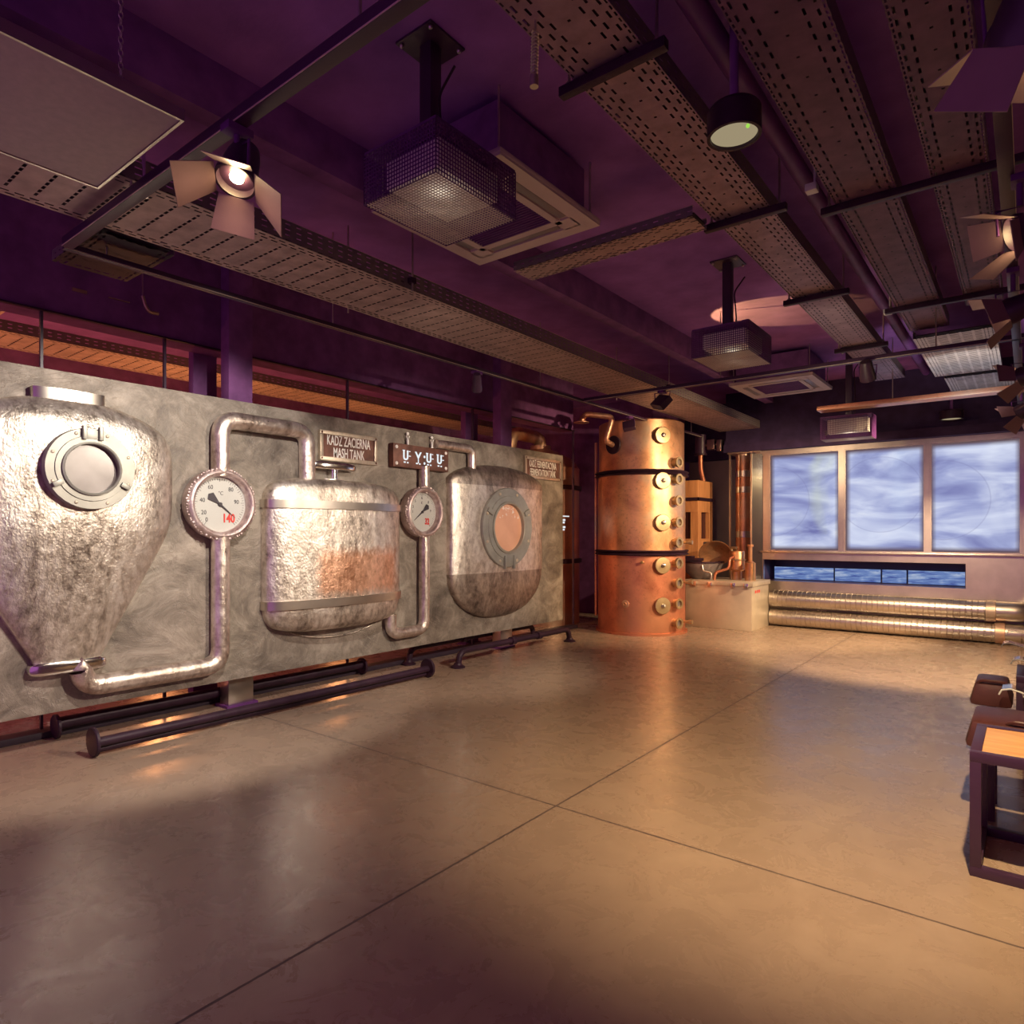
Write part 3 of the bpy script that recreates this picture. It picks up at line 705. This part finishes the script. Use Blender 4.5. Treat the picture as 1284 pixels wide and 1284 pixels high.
# spiral ducts along the floor
for z, xe, lab in ((.40, -.42, 'upper spiral steel duct running under the lit windows'), (.135, -.33, 'lower spiral steel duct lying along the floor under the lit windows')):
    t = thing('spiral_duct', lab, 'duct', (-1.7, 10.12, z-.13))
    prof = []
    x = 0.0; L = xe+3.02
    while x < L:
        prof += [(.122, x), (.122, x+.048), (.128, x+.052), (.128, x+.058), (.122, x+.062)]; x += .065
    prof.append((.122, L))
    MB().lathe(prof, (-3.02, 10.12, z), (1, 0, 0), 40).build('spiral_pipe', 'steel', t)
    MB().lathe([(.125, 0), (.132, .004), (.132, .10), (.125, .104)], (xe, 10.12, z), (1, 0, 0), 40).build('coupling', 'copperdark', t)
    MB().tube([(xe+.10, 10.12, z), (xe+.42, 10.12, z), (xe+.42, 10.29, z)], .122, 32, .14, 8).build('elbow', 'steel', t)

# ------------------------------------------------------------------ ceiling: trays
def tray(x0, x1, y0, y1, z, kind, label, h=.08, along='Y', col=(.40, .285, .28), group='perforated cable trays under the ceiling'):
    w = x1-x0 if along == 'Y' else y1-y0; L = (y1-y0) if along == 'Y' else (x1-x0)
    t = thing('cable_tray', label, 'cable tray', (x0, y0, z) if along == 'Y' else (x1, y0, z), group)
    m = tray_mat('punched_galvanised_sheet', kind, w, col)
    def loc(b, name, mat):
        o = b.build(name, mat, loc=(0, 0, 0)); o.parent = t; return o
    b = MB(); vs = [b.bm.verts.new(p) for p in ((0, 0, 0), (w, 0, 0), (w, L, 0), (0, L, 0))]; b.bm.faces.new(vs); loc(b, 'tray_bed', m)
    loc(MB().box((.02, 0, .022), (w-.02, L, .03)), 'slot_shade_liner', 'kerb')  # added dark sheet that makes the slots read as shaded from below
    for xx in (0, w):
        sg = 1 if xx == 0 else -1
        loc(MB().box((xx-.0015, 0, .001), (xx+.0015, L, h)), 'side_flange', 'flange')
        loc(MB().box((xx, 0, h), (xx+sg*.014, L, h+.003)), 'lip', 'steel')
    if along == 'X': t.rotation_euler = (0, 0, PI/2)
    return t
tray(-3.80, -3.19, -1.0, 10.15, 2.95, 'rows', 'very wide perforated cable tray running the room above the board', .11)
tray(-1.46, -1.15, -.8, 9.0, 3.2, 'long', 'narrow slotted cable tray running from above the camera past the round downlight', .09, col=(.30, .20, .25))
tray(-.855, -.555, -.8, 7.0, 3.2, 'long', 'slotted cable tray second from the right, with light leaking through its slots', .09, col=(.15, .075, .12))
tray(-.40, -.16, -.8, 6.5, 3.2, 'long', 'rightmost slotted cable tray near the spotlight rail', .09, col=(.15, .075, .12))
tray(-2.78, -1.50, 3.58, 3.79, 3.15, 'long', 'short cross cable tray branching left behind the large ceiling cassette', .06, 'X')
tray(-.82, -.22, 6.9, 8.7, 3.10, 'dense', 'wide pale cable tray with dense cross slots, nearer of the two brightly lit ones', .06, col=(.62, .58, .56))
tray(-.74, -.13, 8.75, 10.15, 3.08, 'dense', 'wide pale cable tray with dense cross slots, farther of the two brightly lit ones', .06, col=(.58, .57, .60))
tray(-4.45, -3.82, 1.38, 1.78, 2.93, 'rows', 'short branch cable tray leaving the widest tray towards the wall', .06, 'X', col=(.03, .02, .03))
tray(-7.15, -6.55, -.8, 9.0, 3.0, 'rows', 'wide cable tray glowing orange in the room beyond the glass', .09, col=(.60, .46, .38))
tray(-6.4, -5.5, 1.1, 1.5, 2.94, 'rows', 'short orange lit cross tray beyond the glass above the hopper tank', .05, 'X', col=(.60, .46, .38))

def strut(x0, x1, y, z, label):
    t = thing('support_strut', label, 'bracket', ((x0+x1)/2, y, z), 'cross struts carrying the cable trays')
    MB().box((x0, y-.02, z-.04), (x1, y+.02, z), .003).build('channel', 'castiron', t)
    for x in (x0+.04, x1-.04): MB().cyl((x, y, z), (x, y, CZ), .006, 8).cyl((x, y, z), (x, y, z+.012), .014, 6).build('threaded_rod', 'steel', t)
for y, l in ((2.29, 'cross strut under the narrow tray nearest the camera'), (3.84, 'cross strut under the narrow tray beside the cross tray'), (5.46, 'cross strut under the narrow tray above the middle caged projector'), (7.2, 'cross strut under the narrow tray at its far part')):
    strut(-1.53, -1.06, y, 3.195, l)
strut(-.93, .10, 4.05, 3.195, 'long cross strut under the two right hand trays, nearer one')
strut(-.93, .10, 6.17, 3.195, 'long cross strut under the two right hand trays, farther one')
for y, l in ((.5, 'nearest cross strut under the widest tray'), (3.0, 'cross strut under the widest tray near the large cassette'), (6.9, 'cross strut under the widest tray short of the copper column')):
    t = thing('support_strut', l, 'bracket', (-3.5, y, 2.95), 'cross struts carrying the cable trays')
    MB().box((-3.84, y-.02, 2.985), (-3.15, y+.02, 3.02)).build('channel', 'castiron', t)
    for x in (-3.825, -3.165): MB().cyl((x, y, 2.93), (x, y, CZ), .006, 8).build('threaded_rod', 'steel', t)
for y, z in ((-1, 0),): pass
tag(MB().tube([(-1.0, -.8, 3.36), (-1.0, 9.6, 3.36)], .045, 16).build('conduit', 'blackmetal'), 'black conduit running along the ceiling right of the narrow slotted tray', 'conduit')
for x, y, l in ((-.92, 3.86, 'small pale junction box beside the slotted tray, nearer one'), (-.93, 6.4, 'small pale junction box beside the slotted tray, farther one')):
    o = MB().box((x-.045, y-.03, 3.22), (x+.015, y+.03, 3.26), .004).cyl((x, y, 3.26), (x, y, CZ), .006, 8).build('junction_box', 'white'); tag(o, l, 'junction box')
tag(MB().box((-3.10, -1.0, 3.30), (-2.98, 10.1, 3.55), .004).build('ceiling_duct', 'black'), 'black boxed duct along the ceiling right of the widest tray', 'duct')

# ------------------------------------------------------------------ rails
def rail(p0, p1, label, w=.035, mat='furniture', rods=()):
    t = thing('track_rail', label, 'rail', ((p0[0]+p1[0])/2, (p0[1]+p1[1])/2, p0[2]), None)
    x = p0[0] != p1[0]
    lo = (min(p0[0], p1[0])-(0 if x else w/2), min(p0[1], p1[1])-(w/2 if x else 0), p0[2]); hi = (max(p0[0], p1[0])+(0 if x else w/2), max(p0[1], p1[1])+(w/2 if x else 0), p0[2]+w)
    MB().box(lo, hi, .003).build('profile', mat, t)
    g = .004
    if x: MB().box((lo[0], lo[1]-.002, lo[2]+.002), (hi[0], lo[1], lo[2]+.007)).build('edge_strip', 'boxsteel', t)
    else: MB().box((hi[0], lo[1], lo[2]+.002), (hi[0]+.002, hi[1], lo[2]+.007)).build('edge_strip', 'boxsteel', t)
    for r in rods:
        c = (r, p0[1]) if x else (p0[0], r)
        MB().cyl((c[0], c[1], p0[2]+w), (c[0], c[1], CZ), .005, 8).build('drop_rod', 'steel', t)
    return t
RZ = 2.85
rail((-4.0, 1.29, RZ), (-4.0, 9.9, RZ), 'long black lighting rail running along above the relief board', rods=(1.5, 3.0, 5.6, 9.5))
rail((-3.97, 1.30, RZ), (1.0, 1.30, RZ), 'black lighting rail crossing overhead with the glowing flap spotlight', .05, rods=(-3.2, -1.6, .6))
rail((-3.97, 6.42, RZ), (1.0, 6.42, RZ), 'black lighting rail crossing the middle of the room', .04, rods=(-2.4, -.6))
rail((-.075, 1.4, RZ), (-.075, 9.6, RZ), 'black lighting rail on the right carrying a row of lit spotlights', .055, rods=(2.4, 5.4, 9.2))
rail((-1.95, 8.45, 2.79), (.9, 8.30, 2.79), 'rust brown flat lighting rail at the far end above the heater', .05, 'copperdark', rods=(-1.2, .3))

# ------------------------------------------------------------------ spotlights
def aim(o, d): o.rotation_euler = Vector(d).to_track_quat('-Z', 'Y').to_euler()
def spot(x, y, z, tgt, label, energy=0, col=(1, .66, .34), size=60, flaps=True, body=.07, blend=.6, drop=None, bulb='bulb', src=.03, flat=False, op=None):
    d = (Vector(tgt)-Vector((x, y, z))).normalized()
    t = thing('spotlight', label, 'spotlight', (x, y, z), None)
    q = Vector((0, 0, 1)).rotation_difference(d).to_matrix().to_4x4(); T = Matrix.Translation((x, y, z)) @ q
    def loc(mb, name, mat, T=T):
        bmesh.ops.transform(mb.bm, matrix=T, verts=mb.bm.verts); return mb.build(name, mat, t)
    r = body
    if flat: loc(MB().box((-r*1.3, -r, -.05), (r*1.3, r, .02), .006), 'housing', 'furniture')
    else: loc(MB().lathe([(.0001, -.14), (r*.7, -.14), (r*.85, -.10), (r, -.02), (r*1.08, .0), (r*1.08, .03), (r*.95, .03), (r*.9, .0), (.0001, -.01)], seg=32), 'housing', 'furniture')
    loc(MB().cyl((0, 0, .0 if not flat else .02), (0, 0, .012 if not flat else .026), r*.35 if energy else r*.5, 20), 'lamp', bulb if energy else 'basin')
    if flaps:
        for k, (L, wd, _op) in enumerate(((.15, .10, .45), (.15, .10, .45), (.13, .08, .9), (.13, .08, .9))):
            a = (0, PI, PI/2, -PI/2)[k]; ang_ = _op if op is None else op
            m = T @ Matrix.Rotation(a, 4, 'Z') @ Matrix.Translation((r*1.0, 0, .03)) @ Matrix.Rotation(ang_, 4, 'Y')
            b = MB().poly([(-.002, -r*.9, 0), (-.002, r*.9, 0), (-.002, wd, L), (-.002, -wd, L)], .003)
            loc(b, 'barn_door', 'acflap', m)
    top = z if drop is None else drop
    y_ = MB().tube([(x-r*1.05, y, z), (x-r*1.15, y, z+r*1.5), (x+r*1.15, y, z+r*1.5), (x+r*1.05, y, z)], .006, 8)
    y_.cyl((x, y, z+r*1.5), (x, y, RZ), .012, 12).box((x-.03, y-.05, RZ-.03), (x+.03, y+.05, RZ-.001), .004).build('yoke', 'blackmetal', t)
    if energy:
        L = bpy.data.lights.new('beam', 'SPOT'); L.energy = energy; L.color = col; L.spot_size = math.radians(size); L.spot_blend = blend; L.shadow_soft_size = src
        o = bpy.data.objects.new('beam', L); COL.objects.link(o); o.parent = t; o.location = Vector(d)*.045; aim(o, d)
    return t
M['acflap'] = grime('dark_flap_metal', (.26, .16, .17), .5, .1, .1)
W = (1, .83, .66); O = (1, .70, .40)
spot(-2.30, 1.30, 2.67, (-2.12, .95, 1.8), 'glowing barn door spotlight on the overhead rail at upper left', 7, O, 165, op=.86)
spot(0, 2.15, 2.64, (-.95, 3.7, 0), 'large dark barn door spotlight at the top right corner', 540, (1, .72, .40), 86, body=.085, blend=.9)
spot(-.03, 3.50, 2.62, (-4.9, 1.5, .95), 'lit spotlight with raised flaps, nearest on the right hand rail', 520, W, 41)
spot(-.07, 4.70, 2.62, (-4.9, 4.9, .95), 'brightest spotlight on the right hand rail with starry glare', 620, W, 50)
spot(-.03, 6.60, 2.60, (-4.5, 8.0, 1.5), 'lit spotlight on the right hand rail beyond the brightest one', 600, O, 52)
spot(-.06, 8.50, 2.60, (-3.0, 9.7, .8), 'farthest lit spotlight on the right hand rail before the windows', 640, O, 84)
spot(-3.02, 6.42, 2.72, (-2.0, 9.5, 0), 'black flat floodlight on the crossing rail left of centre', 50, O, 110, False, .075, flat=True)
spot(-1.10, 6.42, 2.72, (-1.0, 8.6, .0), 'black cylindrical spotlight on the crossing rail near the trays', 620, O, 80, False, .06)
spot(-4.00, 7.55, 2.72, (-4.3, 9.0, 1.8), 'small square floodlight on the long rail before the copper column', 0, O, 60, False, .06, flat=True)
spot(-4.00, 4.6, 2.70, (-4.85, 5.6, 1.3), 'small black spotlight on the long rail above the domed tank', 0, W, 60, False, .045)

# ------------------------------------------------------------------ caged projectors
def cage(x0, x1, y0, y1, z0, z1, poleto, label, pole, glow):
    cx, cy = (x0+x1)/2, (y0+y1)/2
    t = thing('caged_projector', label, 'projector', (cx, cy, z0), 'projectors in wire cages')
    p = .0165; w = .0022
    def wires(b, o, u, v, U, V):            # wire grid on the plane through o
        n = Vector(u).cross(Vector(v)).normalized()*w; o = Vector(o); u = Vector(u); v = Vector(v)
        def bar(a, bb, side): 
            q = [a-side, a+side, bb+side, bb-side]; b.poly(q, w, n)
        k = max(1, round(U/p)); m = max(1, round(V/p))
        for i in range(k+1): a = o+u*(U*i/k); bar(a, a+v*V, u*w)
        for i in range(m+1): a = o+v*(V*i/m); bar(a, a+u*U, v*w)
    b = MB(); wires(b, (x0, y0, z0), (1, 0, 0), (0, 1, 0), x1-x0, y1-y0); b.build('bottom_mesh', 'cagesteel', t)
    b = MB(); hh = z1-z0
    wires(b, (x0, y0, z0), (1, 0, 0), (0, 0, 1), x1-x0, hh); wires(b, (x0, y1, z0), (1, 0, 0), (0, 0, 1), x1-x0, hh)
    wires(b, (x0, y0, z0), (0, 1, 0), (0, 0, 1), y1-y0, hh); wires(b, (x1, y0, z0), (0, 1, 0), (0, 0, 1), y1-y0, hh)
    b.build('side_mesh', 'blackmetal', t)
    MB().box((x0, y0, z1), (x1, y1, z1+.012), .003).build('top_plate', 'blackmetal', t)
    MB().box((x0+.06, y0+.07, z0+.075), (x1-.05, y1-.06, z1-.02), .012).build('projector_body', 'projector', t)
    MB().cyl((x0+.04, cy-.08, z0+.085), (x0+.07, cy-.08, z0+.085), .03, 20).build('lens', 'basin', t)
    MB().box((pole[0]-.035, pole[1]-.035, z1+.012), (pole[0]+.035, pole[1]+.035, poleto), .006).build('pole', 'furniture', t)
    MB().box((pole[0]-.11, pole[1]-.11, poleto-.012), (pole[0]+.11, pole[1]+.11, poleto), .003).build('mount_plate', 'furniture', t)
    for dx, dy in ((-.09, -.09), (.09, -.09), (-.09, .09), (.09, .09)):
        MB().sph((pole[0]+dx, pole[1]+dy, poleto-.016), .011, seg=8).build('bolt', 'steel', t)
    MB().tube([(pole[0]+.05, pole[1], z1+.02), (pole[0]+.07, pole[1], z1+.1), (pole[0]+.05, pole[1], poleto-.25), (pole[0]+.13, pole[1]+.02, poleto-.14)], .006, 8, .04).build('cable', 'castiron', t)
    L = bpy.data.lights.new('cage_fill', 'POINT'); L.energy = glow; L.color = (1, .90, .76); L.shadow_soft_size = .09  # added point light with no visible source, brightens the cage from inside
    o = bpy.data.objects.new('cage_fill', L); COL.objects.link(o); o.parent = t; o.location = (.02, -.03, .045)
    return t
M['cagesteel'] = grime('pale_cage_steel', (.55, .47, .40), .4, .3, .1)
cage(-2.31, -1.87, 1.90, 2.42, 2.80, 3.02, CZ, 'nearest projector in a dark wire cage on a ceiling pole', (-2.12, 2.12), .45)
cage(-2.12, -1.67, 5.05, 5.60, 2.75, 2.97, CZ, 'middle projector in a wire cage under a patch of orange light', (-1.92, 5.3), .25)
cage(-1.97, -1.42, 8.52, 8.80, 2.48, 2.74, CZ, 'far projector in a pale lit wire cage before the lit windows', (-1.68, 8.66), .6)
L = bpy.data.lights.new('projector_beam', 'SPOT'); L.energy = 270; L.color = (1, .91, .80); L.spot_size = math.radians(74); L.spot_blend = .35; L.shadow_soft_size = .03
o = bpy.data.objects.new('projector_beam', L); COL.objects.link(o); o.location = (-2.36, 2.08, 2.885); aim(o, (-2.42, .15, -1.85))
# ------------------------------------------------------------------ ceiling cassettes
def cassette(x0, x1, y0, y1, z, label):
    t = thing('ceiling_cassette', label, 'air conditioner', ((x0+x1)/2, (y0+y1)/2, z), 'ceiling air cassettes')
    b = MB(); cx, cy = (x0+x1)/2, (y0+y1)/2; hw = (x1-x0)/2
    # face plate ring with four outlet slots
    def ring(a, c, z0, z1):
        b.box((cx-c, cy-c, z0), (cx+c, cy-a, z1)).box((cx-c, cy+a, z0), (cx+c, cy+c, z1)).box((cx-c, cy-a, z0), (cx-a, cy+a, z1)).box((cx+a, cy-a, z0), (cx+c, cy+a, z1))
    b.box((x0, y0, z+.012), (x1, y1, z+.04), .012)
    ring(hw*.80, hw*.99, z, z+.02); ring(hw*.56, hw*.66, z, z+.02)
    for sx, sy in ((1, 1), (1, -1), (-1, 1), (-1, -1)): b.box((cx+sx*hw*.58, cy+sy*hw*.58, z), (cx+sx*hw*.82, cy+sy*hw*.82, z+.02))
    b.build('face_panel', 'acwhite', t)
    MB().box((x0+.07, y0+.07, z+.04), (x1-.07, y1-.07, z+.33), .01).build('body', 'black', t)
    g = MB()
    for i in range(22):
        y = cy-hw*.54+i*hw*1.08/21; g.box((cx-hw*.55, y-.004, z+.0), (cx+hw*.55, y+.004, z+.010))
    g.build('intake_grille', 'blackmetal', t)
    for k in range(4):
        a = k*PI/2; m = Matrix.Translation((cx, cy, z+.006)) @ Matrix.Rotation(a, 4, 'Z')
        v = MB().box((hw*.68, -hw*.54, .0), (hw*.78, hw*.54, .006), .002); bmesh.ops.transform(v.bm, matrix=m, verts=v.bm.verts); v.build('louvre', 'basin', t)
    for sx in (-1, 1):
        for sy in (-1, 1): MB().cyl((cx+sx*hw*.9, cy+sy*hw*.9, z+.04), (cx+sx*hw*.9, cy+sy*hw*.9, CZ), .006, 8).build('threaded_rod', 'steel', t)
cassette(-2.95, -2.0, 2.47, 3.42, 3.18, 'large square air cassette just behind the nearest caged projector')
cassette(-2.93, -1.95, 8.10, 9.08, 3.18, 'square air cassette at the far end above the lit windows')

# ------------------------------------------------------------------ heater panel, chain, downlights, sprinkler
t = thing('radiant_panel', 'flat grey rectangular heating panel hanging at the upper left corner', 'heating panel', (-2.8, .4, 2.85))
MB().box((-3.17, -.6, 2.85), (-2.42, 1.15, 2.885), .004).build('plate', 'heater', t)
fr = MB(); fr.box((-3.18, 1.15, 2.846), (-2.41, 1.16, 2.89)).box((-3.18, -.6, 2.846), (-3.17, 1.15, 2.89)).box((-2.42, -.6, 2.846), (-2.41, 1.15, 2.89)).build('edge_trim', 'steel', t)
def chain(x, y, z0, z1, label):
    b = MB(); z = z0; k = 0
    while z < z1:
        a = Matrix.Translation((x, y, z+.014)) @ Matrix.Rotation(PI/2*(k % 2), 4, 'Z')
        pts = [(.007*math.cos(q), 0, .013*math.sin(q)) for q in [2*PI*i/10 for i in range(11)]]
        b.tube([a @ Vector(p) for p in pts], .0022, 6, cap=False); z += .022; k += 1
    tag(b.build('hanging_chain', 'steel', loc=(x, y, z0)), label, 'chain')
chain(-2.47, .97, 2.887, CZ, 'thin steel link chain holding the grey heating panel, nearer the camera')
chain(-3.12, .97, 2.887, CZ, 'thin steel link chain holding the grey heating panel on its wall side')

def downlight(x, y, z, r, label, on):
    t = thing('pendant_downlight', label, 'lamp', (x, y, z))
    MB().lathe([(r, 0), (r, .10), (r*.9, .115), (.0001, .115)], (x, y, z), 'Z', 40).lathe([(r, 0), (r*.88, .0), (r*.85, .03)], (x, y, z), 'Z', 40).build('housing', 'castiron', t)
    MB().lathe([(r*.86, .012), (.0001, .012)], (x, y, z), 'Z', 40).build('diffuser', on, t)
    MB().cyl((x, y, z+.115), (x, y, CZ), .018, 12).build('stem', 'black', t)
    return t
t = downlight(-.935, 2.65, 2.95, .105, 'round pendant downlight with a pale face beneath the slotted trays', 'bulbdim')
MB().sph((-.87, 2.62, 2.955), .008, seg=8).build('indicator', 'greenled', t)
downlight(-.77, 10.0, 2.80, .13, 'small round pendant downlight before the lit windows at right', 'bulbdim')
t = thing('coiled_flex', 'short coiled metal flex hanging below the narrow slotted tray at the top', 'cable', (-1.40, 1.95, 3.08))
pts = []
for i in range(90):
    a = i*.9; f_ = i/90; pts.append((-1.42+.012*math.cos(a)+f_*.02, 1.95+.012*math.sin(a)-f_*.02, 3.02+f_*.14))
MB().tube(pts, .0035, 6).build('coil', 'steel', t)
MB().cyl((-1.42, 1.95, 2.98), (-1.42, 1.95, 3.02), .016, 14).build('end_plug', 'steel', t)
MB().cyl((-1.40, 1.93, 3.16), (-1.40, 1.93, 3.199), .004, 8).build('wire_end', 'steel', t)
t = thing('sprinkler_head', 'small chrome sprinkler head by the wide tray near the heating panel', 'sprinkler', (-3.12, 1.3, 2.86))
MB().cyl((-3.12, 1.32, 2.90), (-3.12, 1.32, CZ), .008, 10).lathe([(.0001, 0), (.018, 0), (.02, .004), (.006, .012), (.006, .03), (.014, .034), (.014, .05), (.0001, .05)], (-3.12, 1.32, 2.86), 'Z', 16).build('head', 'chrome', t)
t = thing('pipe_hook', 'bent brass pipe stub hanging at the dark header above the board', 'pipe', (-5.1, 2.17, 3.0))
MB().tube([(-5.1, 2.15, 3.09), (-5.1, 2.17, 3.02), (-5.1, 2.20, 2.985), (-5.1, 2.26, 2.99)], .013, 12, .02).build('bend', 'brass', t)
MB().cyl((-5.1, 2.15, 3.07), (-5.1, 2.15, CZ), .006, 8).build('drop_rod', 'steel', t)
for y0, y1, z, h, l in ((1.73, 1.82, 3.03, .022, 'short bright cover strip on the header left of the bent stub'), (1.96, 2.10, 3.045, .006, 'thin lit edge strip on the header beside the bent stub')):
    tag(MB().box((-5.2, y0, z), (-5.19, y1, z+h)).build('cover_strip', 'brass'), l, 'strip')

# ------------------------------------------------------------------ benches at the right edge
def bench(x0, x1, y0, y1, z, label, top='wood'):
    t = thing('metal_side_table', label, 'table', ((x0+x1)/2, (y0+y1)/2, 0), 'black framed benches at the right edge')
    w = .038
    for nm, za, zb in (('top_frame', z-w, z), ('bottom_frame', 0, w)):
        f = MB()
        for yy in (y0, y1-w): f.box((x0, yy, za), (x1, yy+w, zb), .002)
        for xx in (x0, x1-w): f.box((xx, y0+w-.002, za), (xx+w, y1-w+.002, zb), .002)
        f.build(nm, 'furniture', t)
    for xx in (x0, x1-w):
        for yy in (y0, y1-w): MB().box((xx, yy, w), (xx+w, yy+w, z-w), .002).build('leg', 'furniture', t)
    MB().box((x0+w, y0+w, z-.022), (x1-w, y1-w, z-.004)).build('table_top', top, t)
    return t
bench(-.185, .30, 3.18, 3.68, .49, 'black square tube table with an orange wooden top at the right edge')
bench(-.06, .40, 4.98, 5.45, .50, 'black square tube table with grey top, behind the leather seats at the right edge', 'steel')
def seat(x0, x1, y0, y1, z, label):
    t = thing('leather_stool', label, 'stool', ((x0+x1)/2, (y0+y1)/2, 0), 'brown leather stools at the right edge')
    b = MB(); b.box((x0, y0, z-.13), (x1, y1, z), .028)
    for v in b.bm.verts:
        if v.co.z > z-.06:
            k = 1-abs((v.co.y-(y0+y1)/2)/((y1-y0)/2))**2; v.co.z += .012*k
            v.co.x += .02 if v.co.x < (x0+x1)/2 else -.02
    b.build('seat', 'leather', t)
    for xx in (x0+.08, x1-.12):
        for yy in (y0+.04, y1-.08): MB().box((xx, yy, 0), (xx+.035, yy+.035, z-.12), .002).build('leg', 'furniture', t)
    MB().tube([((x0+x1)/2-.06, y0+.02, z+.0), ((x0+x1)/2-.04, y0+.0, z+.02), ((x0+x1)/2+.06, y0+.0, z+.02), ((x0+x1)/2+.08, y0+.02, z)], .008, 8, .02).build('grab_strap', 'leather', t)
seat(-.24, .20, 3.80, 4.18, .47, 'brown leather stool directly behind the wooden topped table')
seat(-.24, .20, 4.95, 5.28, .475, 'darker leather stool farther back at the right edge') if False else None
seat(-.27, -.07, 4.62, 4.96, .50, 'darker leather stool farther back beside the grey topped table')
def acrylic(x, y, z, label, s=1.0):
    pts = [(x, z), (x+.012, z+.026), (x+.05, z+.036), (x+.11, z+.02), (x+.19, z+.0), (x+.27, z+.01)]
    P2 = [Vector((a, y, c)) for a, c in pts]
    b = MB(); D = .16
    n = len(P2)
    A = [b.bm.verts.new(p) for p in P2]; B = [b.bm.verts.new(p+Vector((0, D, 0))) for p in P2]
    A2 = [b.bm.verts.new(p-Vector((0, 0, .006))) for p in P2]; B2 = [b.bm.verts.new(p+Vector((0, D, -.006))) for p in P2]
    for i in range(n-1):
        b.bm.faces.new((A[i], A[i+1], B[i+1], B[i])); b.bm.faces.new((A2[i], B2[i], B2[i+1], A2[i+1]))
        b.bm.faces.new((A[i], A2[i], A2[i+1], A[i+1])); b.bm.faces.new((B[i], B[i+1], B2[i+1], B2[i]))
    b.bm.faces.new((A[0], B[0], B2[0], A2[0])); b.bm.faces.new((A[-1], A2[-1], B2[-1], B[-1]))
    t = thing('acrylic_chair', label, 'chair', (x+.15, y+.08, 0), 'clear plastic chairs at the right edge')
    b.build('backrest_lip', 'acrylic', t)
    e = MB().tube(P2, .0042, 8); e.build('front_edge', 'white', t)
    MB().box((x+.10, y+.0, .0), (x+.106, y+.16, z+.012)).build('back_panel', 'acrylic', t)
acrylic(-.125, 4.36, .50, 'clear curved plastic chair just in front of the darker leather stool')
acrylic(-.095, 5.50, .49, 'clear curved plastic chair just behind the grey topped table')
acrylic(-.165, 6.20, .50, 'clear curved plastic chair, second behind the grey topped table')
acrylic(-.15, 7.00, .50, 'clear curved plastic chair nearest the floor ducts')

# ------------------------------------------------------------------ light beyond the glass, low spots
def lamp(name, typ, loc, energy, col, tgt=None, size=.1, ang=90, blend=.7):
    L = bpy.data.lights.new(name, typ); L.energy = energy; L.color = col
    if typ == 'SPOT': L.spot_size = math.radians(ang); L.spot_blend = blend; L.shadow_soft_size = size
    else: L.shadow_soft_size = size
    o = bpy.data.objects.new(name, L); COL.objects.link(o); o.location = loc
    if tgt: aim(o, Vector(tgt)-Vector(loc))
    return o
for y, e in ((.8, 70), (3.4, 60), (5.8, 28)):
    lamp('orange_floor_glow', 'POINT', (-7.6, y, .9), e*.6, (1, .36, .12), size=.12); lamp('orange_tray_glow', 'SPOT', (-6.3, y, 1.7), e*1.4, (1, .38, .13), (-6.9, y+.3, 3.0), .1, 130)
lamp('still_glow', 'SPOT', (-5.5, 6.6, 2.7), 45, (1, .42, .16), (-5.95, 8.3, 1.6), .05, 70)
lamp('ceiling_pool', 'SPOT', (-2.72, 6.30, 2.93), 75, (1, .90, .16), (-2.15, 6.65, 3.55), .01, 50, .12)
lamp('far_tray_light', 'SPOT', (-.5, 7.6, 2.3), 34, (1, .95, .92), (-.5, 8.3, 3.2), .05, 80, .5)
lamp('tray_light', 'SPOT', (-3.5, 3.2, 2.3), 5, (1, .78, .5), (-3.5, 4.6, 3), .1, 140, .8)
lamp('slotted_tray_fill', 'SPOT', (-1.3, 5.6, 2.4), 14, (1, .84, .5), (-1.3, 6.6, 3.2), .05, 95, .8)  # added uplight without a fixture, brightens the far part of the narrow tray

# ------------------------------------------------------------------ world, camera, view
w = bpy.data.worlds.new('World'); S.world = w; w.use_nodes = True
w.node_tree.nodes['Background'].inputs[0].default_value = (.40, .12, .44, 1)
w.node_tree.nodes['Background'].inputs[1].default_value = .80
cam = bpy.data.cameras.new('Camera'); co = bpy.data.objects.new('Camera', cam); COL.objects.link(co)
co.location = (0, 0, H); co.rotation_euler = (PI/2, 0, TH)
cam.sensor_width = 36; cam.lens = 830/1284*36; cam.shift_y = 28/1284; cam.clip_start = .05; cam.clip_end = 100
S.camera = co
vs = S.view_settings; vs.view_transform = 'Standard'; vs.look = 'None'; vs.exposure = 0; vs.gamma = 1; vs.use_curve_mapping = False
